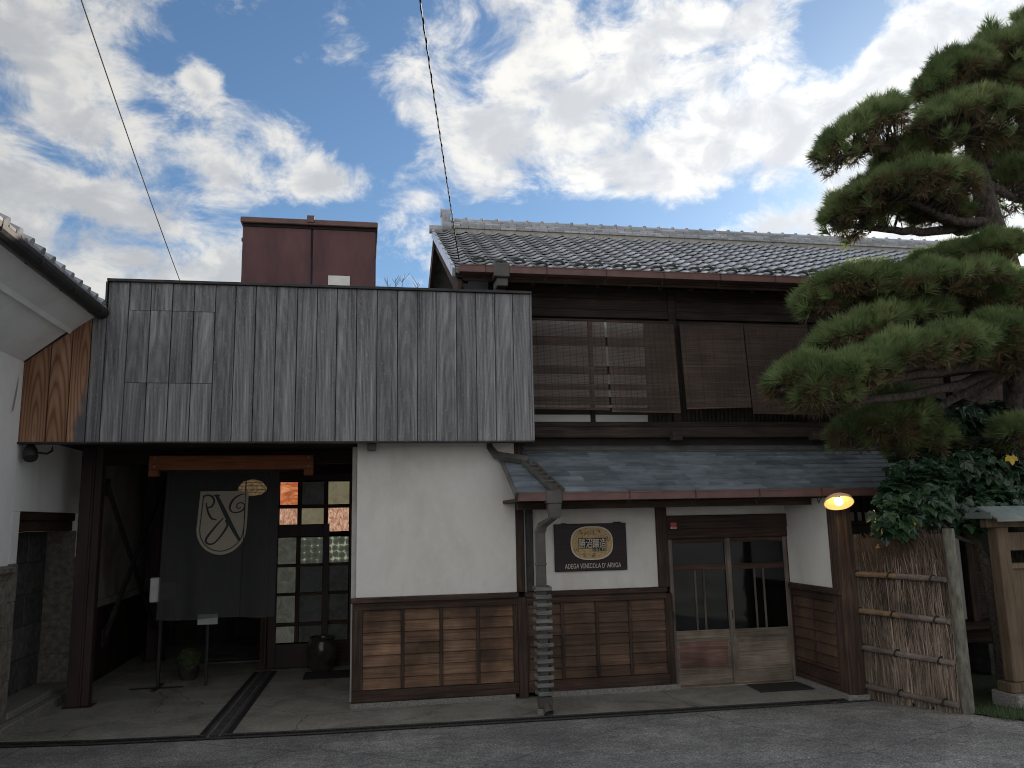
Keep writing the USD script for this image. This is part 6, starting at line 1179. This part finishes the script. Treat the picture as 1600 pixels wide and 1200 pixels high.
def tuft(n, L, spread, seed):
    q = np.random.default_rng(seed); vs, fs = [], []
    for i in range(n):
        th = abs(q.normal(0, spread)) + 0.12; ph = q.uniform(0, 2 * np.pi); th = min(th, 1.9)
        d = np.array([math.sin(th) * math.cos(ph), math.sin(th) * math.sin(ph), math.cos(th)]); b = np.array([0, 0, q.uniform(-0.05, 0.02)])
        l = L * q.uniform(0.75, 1.1); s = np.cross(d, q.normal(0, 1, 3)); s *= 0.0029 / np.linalg.norm(s)
        e = b + d * l + np.array([0, 0, -0.01 * l]); m = b + d * l * 0.6
        k = len(vs); vs += [b - s, b + s, m + s * 0.9, m - s * 0.9, e]; fs += [(k, k + 1, k + 2), (k, k + 2, k + 3), (k + 3, k + 2, k + 4)]
    return np.array(vs), np.array(fs)


PROT = [tuft(84, 0.155, 0.58, 1), tuft(78, 0.17, 0.62, 2), tuft(92, 0.14, 0.52, 3), tuft(64, 0.14, 0.95, 4)]


def quat_to(d, spin):
    z = np.array([0, 0, 1.0]); d = d / np.linalg.norm(d); c = float(z @ d); ax = np.cross(z, d); s = np.linalg.norm(ax)
    q = np.array([1.0, 0, 0, 0]) if s < 1e-6 else np.concatenate([[math.cos(math.acos(np.clip(c, -1, 1)) / 2)], ax / s * math.sin(math.acos(np.clip(c, -1, 1)) / 2)])
    a = np.array([math.cos(spin / 2), 0, 0, math.sin(spin / 2)])
    w1, x1, y1_, z1 = q; w2, x2, y2, z2 = a
    return w1 * w2 - x1 * x2 - y1_ * y2 - z1 * z2, w1 * x2 + x1 * w2 + y1_ * z2 - z1 * y2, w1 * y2 - x1 * z2 + y1_ * w2 + z1 * x2, w1 * z2 + x1 * y2 - y1_ * x2 + z1 * w2


def instancer(parent, name, pos, quats, scales, idx):
    path = free(parent.path, name); pi = UsdGeom.PointInstancer.Define(stage, path)
    for k, (pv, pf) in enumerate(PROT):
        usdkit.mesh(stage, f'{path}/tuft_{k}' if k else f'{path}/tuft', (pv, pf), LOOK['old_needle' if k == 3 else 'needle'])
    pi.CreatePrototypesRel().SetTargets([Sdf.Path(f'{path}/tuft_{k}' if k else f'{path}/tuft') for k in range(len(PROT))])
    pi.CreatePositionsAttr(Vt.Vec3fArray.FromNumpy((np.array(pos) - parent.org).astype(np.float32))); pi.CreateProtoIndicesAttr(Vt.IntArray.FromNumpy(np.array(idx, np.int32)))
    pi.CreateOrientationsAttr(Vt.QuathArray([Gf.Quath(*map(float, q)) for q in quats])); pi.CreateScalesAttr(Vt.Vec3fArray.FromNumpy(np.repeat(np.array(scales, np.float32)[:, None], 3, 1)))
    pi.GetPrim().SetCustomDataByKey('kind', 'stuff')


for (cx, cy, cz, rx, rz, tilt, ti) in PADS:
    c = np.array([cx, cy, cz]); ry = max(rx * 0.75, 0.3); root = tp[ti] + np.array([0, 0, -0.05])
    slope = -tilt                                            # z change per x
    # limb from the trunk into the pad
    mid = (root + c) / 2 + np.array([0, 0, -0.12 + prng.normal(0, 0.05)]) + prng.normal(0, 0.06, 3)
    far = c + np.array([np.sign(c[0] - root[0]) * rx * 0.6, 0, 0]); far[2] = cz + slope * (far[0] - cx) - rz * 0.45; c2 = c + [0, 0, -rz * 0.5]
    limb = smooth_path([(*root, 0.07), (*mid, 0.055), (*c2, 0.038), (*far, 0.015)], 7)
    obj('branch', tube(limb[:, :3] + prng.normal(0, 0.008, (len(limb), 3)), limb[:, 3], 8), bark, Pi, smooth=50)
    rz = rz * 1.25; n = int(80 * rx * ry / 0.3 ** 2) + 70
    pos, qs, sc, ix, tw = [], [], [], [], []
    for k in range(n):
        u = prng.uniform(0, 2 * np.pi); q = math.sqrt(prng.uniform(0, 1)); ox, oy = q * math.cos(u), q * math.sin(u)
        lump = 0.6 + 0.8 * float(meshkit.noise(np.array([[cx + ox * rx, cy + oy * ry, 0.0]]) * 4.2, 9)[0])
        top = math.sqrt(max(1 - q * q, 0)) * lump
        h = top * prng.uniform(0.55, 1.0) if prng.random() < 0.82 else prng.uniform(-0.45, 0.3)
        p = c + np.array([ox * rx, oy * ry, 0]); p[2] += h * rz + slope * ox * rx - rz * 0.15
        old = (h < 0.18 and prng.random() < 0.65) or prng.random() < 0.08
        d = np.array([ox / rx * 0.42, oy / ry * 0.42, 0.55 + 0.5 * top]) + prng.normal(0, 0.34, 3)
        if old:
            d[2] = prng.uniform(-0.4, 0.5)
        pos.append(p); qs.append(quat_to(d, prng.uniform(0, 6.28))); sc.append(prng.uniform(0.8, 1.2)); ix.append(3 if old else int(prng.integers(0, 3)))
        if k % 3 == 0:
            i = np.argmin(((limb[8:, :3] - p) ** 2).sum(1)) + 8; a = limb[i, :3]; m = (a + p) / 2 + prng.normal(0, 0.03, 3) + [0, 0, -0.04]
            tw.append(tube([a, m, p - d / np.linalg.norm(d) * 0.03], [0.011, 0.008, 0.005], 4, caps=False))
    obj('twigs', join(tw), bark, Pi, kind='stuff')
    instancer(Pi, 'needle_pad', pos, qs, sc, ix)

# ------------------------------------------------------------------ evergreen shrub with lobed leaves
Sh = thing('lobed_leaf_shrub', 'glossy evergreen shrub with lobed leaves between fence and gate', 'shrub', (7.5, 8.9, 0))
for k, stt in enumerate(STEMS):
    q = smooth_path([(*p, r) for p, r in stt], 5)
    if k == 0:
        q = np.vstack([[(7.53, 8.92, 0.0, 0.07)], q])
    obj('stem' if k else 'trunk', tube(q[:, :3], q[:, 3], 8), stem_bark, Sh, smooth=50)
lv_, cand = [], []
srng = np.random.default_rng(8)
for (cx, cy, cz, rx, rz) in LEAFS:
    for k in range(int(260 * rx * rz / 0.14) + 20):
        d = srng.normal(0, 1, 3); d /= np.linalg.norm(d); q = srng.uniform(0.5, 1.0) ** 0.6
        p = np.array([cx, cy, cz]) + d * q * np.array([rx, rx * 0.55, rz]); nrm_ = np.array([d[0] * 0.5, d[1] * 0.4 - 0.6, 0.62]) + srng.normal(0, 0.33, 3)
        if d[2] > 0.35:
            nrm_ = np.array([0.0, -0.15, 1.0]) + srng.normal(0, 0.22, 3)
        cand.append((p, nrm_, srng.uniform(0.08, 0.165), srng.uniform(-0.9, 0.9)))
cand.sort(key=lambda t: t[0][1])
many = []
for k, (p, nn, s, spin) in enumerate(cand):
    Rf = frame_from(nn, up=(0.3 * math.sin(spin), 0, 1)); tipdown = np.stack([-Rf[:, 0], -Rf[:, 1], Rf[:, 2]], 1)
    cs, sn = math.cos(spin), math.sin(spin); Rz = np.array([[cs, -sn, 0], [sn, cs, 0], [0, 0, 1]])
    lm = rot(leaf_mesh(s, 5 if k % 3 else 3), tipdown @ Rz, p)
    if k < 300:
        obj('leaf', lm, LOOK['yellow_leaf'] if k == 40 else LOOK['shrub_leaf'], Sh)
    else:
        many.append(lm)
obj('inner_leaves', join(many), LOOK['shrub_leaf'], Sh, kind='stuff')
obj('leaf', rot(leaf_mesh(0.11, 5), frame_from((-0.3, -1, 0.3)) @ np.diag([-1, -1, 1]), (7.36, 8.2, 2.80)), LOOK['yellow_leaf'], Sh, label='yellow lobed leaf')

# grass at the foot of the fence
gb = []
for k in range(900):
    x, y = 6.36 + rng.uniform(0, 1) ** 1.5 * 0.75, 7.75 + rng.uniform(-0.25, 0.45) - 0.0; 
    y = y - (x - 6.36) * 0.25
    z = float(hgt(y)) + 0.012; h = rng.uniform(0.03, 0.10); a = rng.uniform(0, 6.28); w = 0.003; l = rng.uniform(0, 0.06)
    gb.append((np.array([(x - w * math.cos(a), y - w * math.sin(a), z), (x + w * math.cos(a), y + w * math.sin(a), z), (x + l * math.sin(a), y - l * math.cos(a), z + h)]), np.array([(0, 1, 2)])))
lt = []
for k in range(70):
    p, d = along(rng.uniform(0.3, total - 0.1)); q = p + np.array([rng.normal(0, 0.05), rng.normal(-0.05, 0.22)]); s = rng.uniform(0.008, 0.022)
    lt.append(rot(leaf_mesh(s, 3), frame_from((rng.normal(0, .35), rng.normal(0, .35), 1), up=(rng.normal(), rng.normal(), 0)), (q[0], q[1], float(hgt(q[1])) + 0.022)))
lo_ = obj('leaf_litter', join(lt), LOOK['brown_leaf'], None, kind='stuff'); tag(lo_, 'small dry brown leaves scattered along the drain grating', 'leaves')
go = obj('grass', join(gb), LOOK['grass_blade'], None, kind='stuff'); tag(go, 'dark grass tuft at the foot of the thick fence post', 'grass')

# cables and the bare twigs beyond the parapet
def cable(name, a, b, sag, r, lab, twist=False):
    t = thing(name, lab, 'cable', a); s = np.linspace(0, 1, 30); pts = np.outer(1 - s, a) + np.outer(s, b); pts[:, 2] -= sag * 4 * s * (1 - s)
    obj('wire', tube(pts, r, 6), cable_mat, t)
    if twist:
        s = np.linspace(0, 1, 500); c = np.outer(1 - s, a) + np.outer(s, b); c[:, 2] -= sag * 4 * s * (1 - s); an = s * np.linalg.norm(np.array(a) - b) / 0.22 * 2 * np.pi
        obj('second_wire', tube(c + np.column_stack([np.cos(an), 0 * an, np.sin(an) * 0.2]) * (r * 0.9), r * 0.7, 5), cable_mat, t)
    return t
cable('overhead_cable', np.array([1.21, 10.05, 5.5]), np.array([-0.169, 2.0, 5.94]), 0.05, 0.006, 'twisted black cable running up from the pantile roof corner', True)
cable('overhead_cable', np.array([-2.6, 12.0, 5.66]), np.array([-1.71, 2.0, 6.39]), 0.1, 0.0055, 'thin black cable rising from behind the boarded parapet')
bt = thing('bare_tree', 'bare twig tips showing above the parapet beside the maroon box', 'tree', (0.7, 16.0, 0))
obj('trunk', tube([(0.7, 16.0, 0.0), (0.72, 16.0, 3.0), (0.68, 16.0, 5.6)], [0.09, 0.07, 0.04], 8), stem_bark, bt)
tb = []
for k in range(12):
    x = -0.1 + k * 0.11 + rng.uniform(-.05, .05); a = np.array([0.68, 16.0, 5.3 + 0.03 * k]); e = np.array([x, 16.0 + rng.uniform(-.3, .3), 6.72 + rng.uniform(0, 0.42)])
    m = (a + e) / 2 + [0.1 * (x - 0.7), 0, 0.1]; tb.append(tube([a, m, e], [0.02, 0.012, 0.004], 5))
    for q in range(4):
        s = rng.uniform(0.5, 0.9); b = m + (e - m) * s; tb.append(tube([b, b + np.array([rng.uniform(-.16, .16), 0, rng.uniform(.08, .22)])], [0.006, 0.003], 4))
obj('twigs', join(tb), stem_bark, bt, kind='stuff')
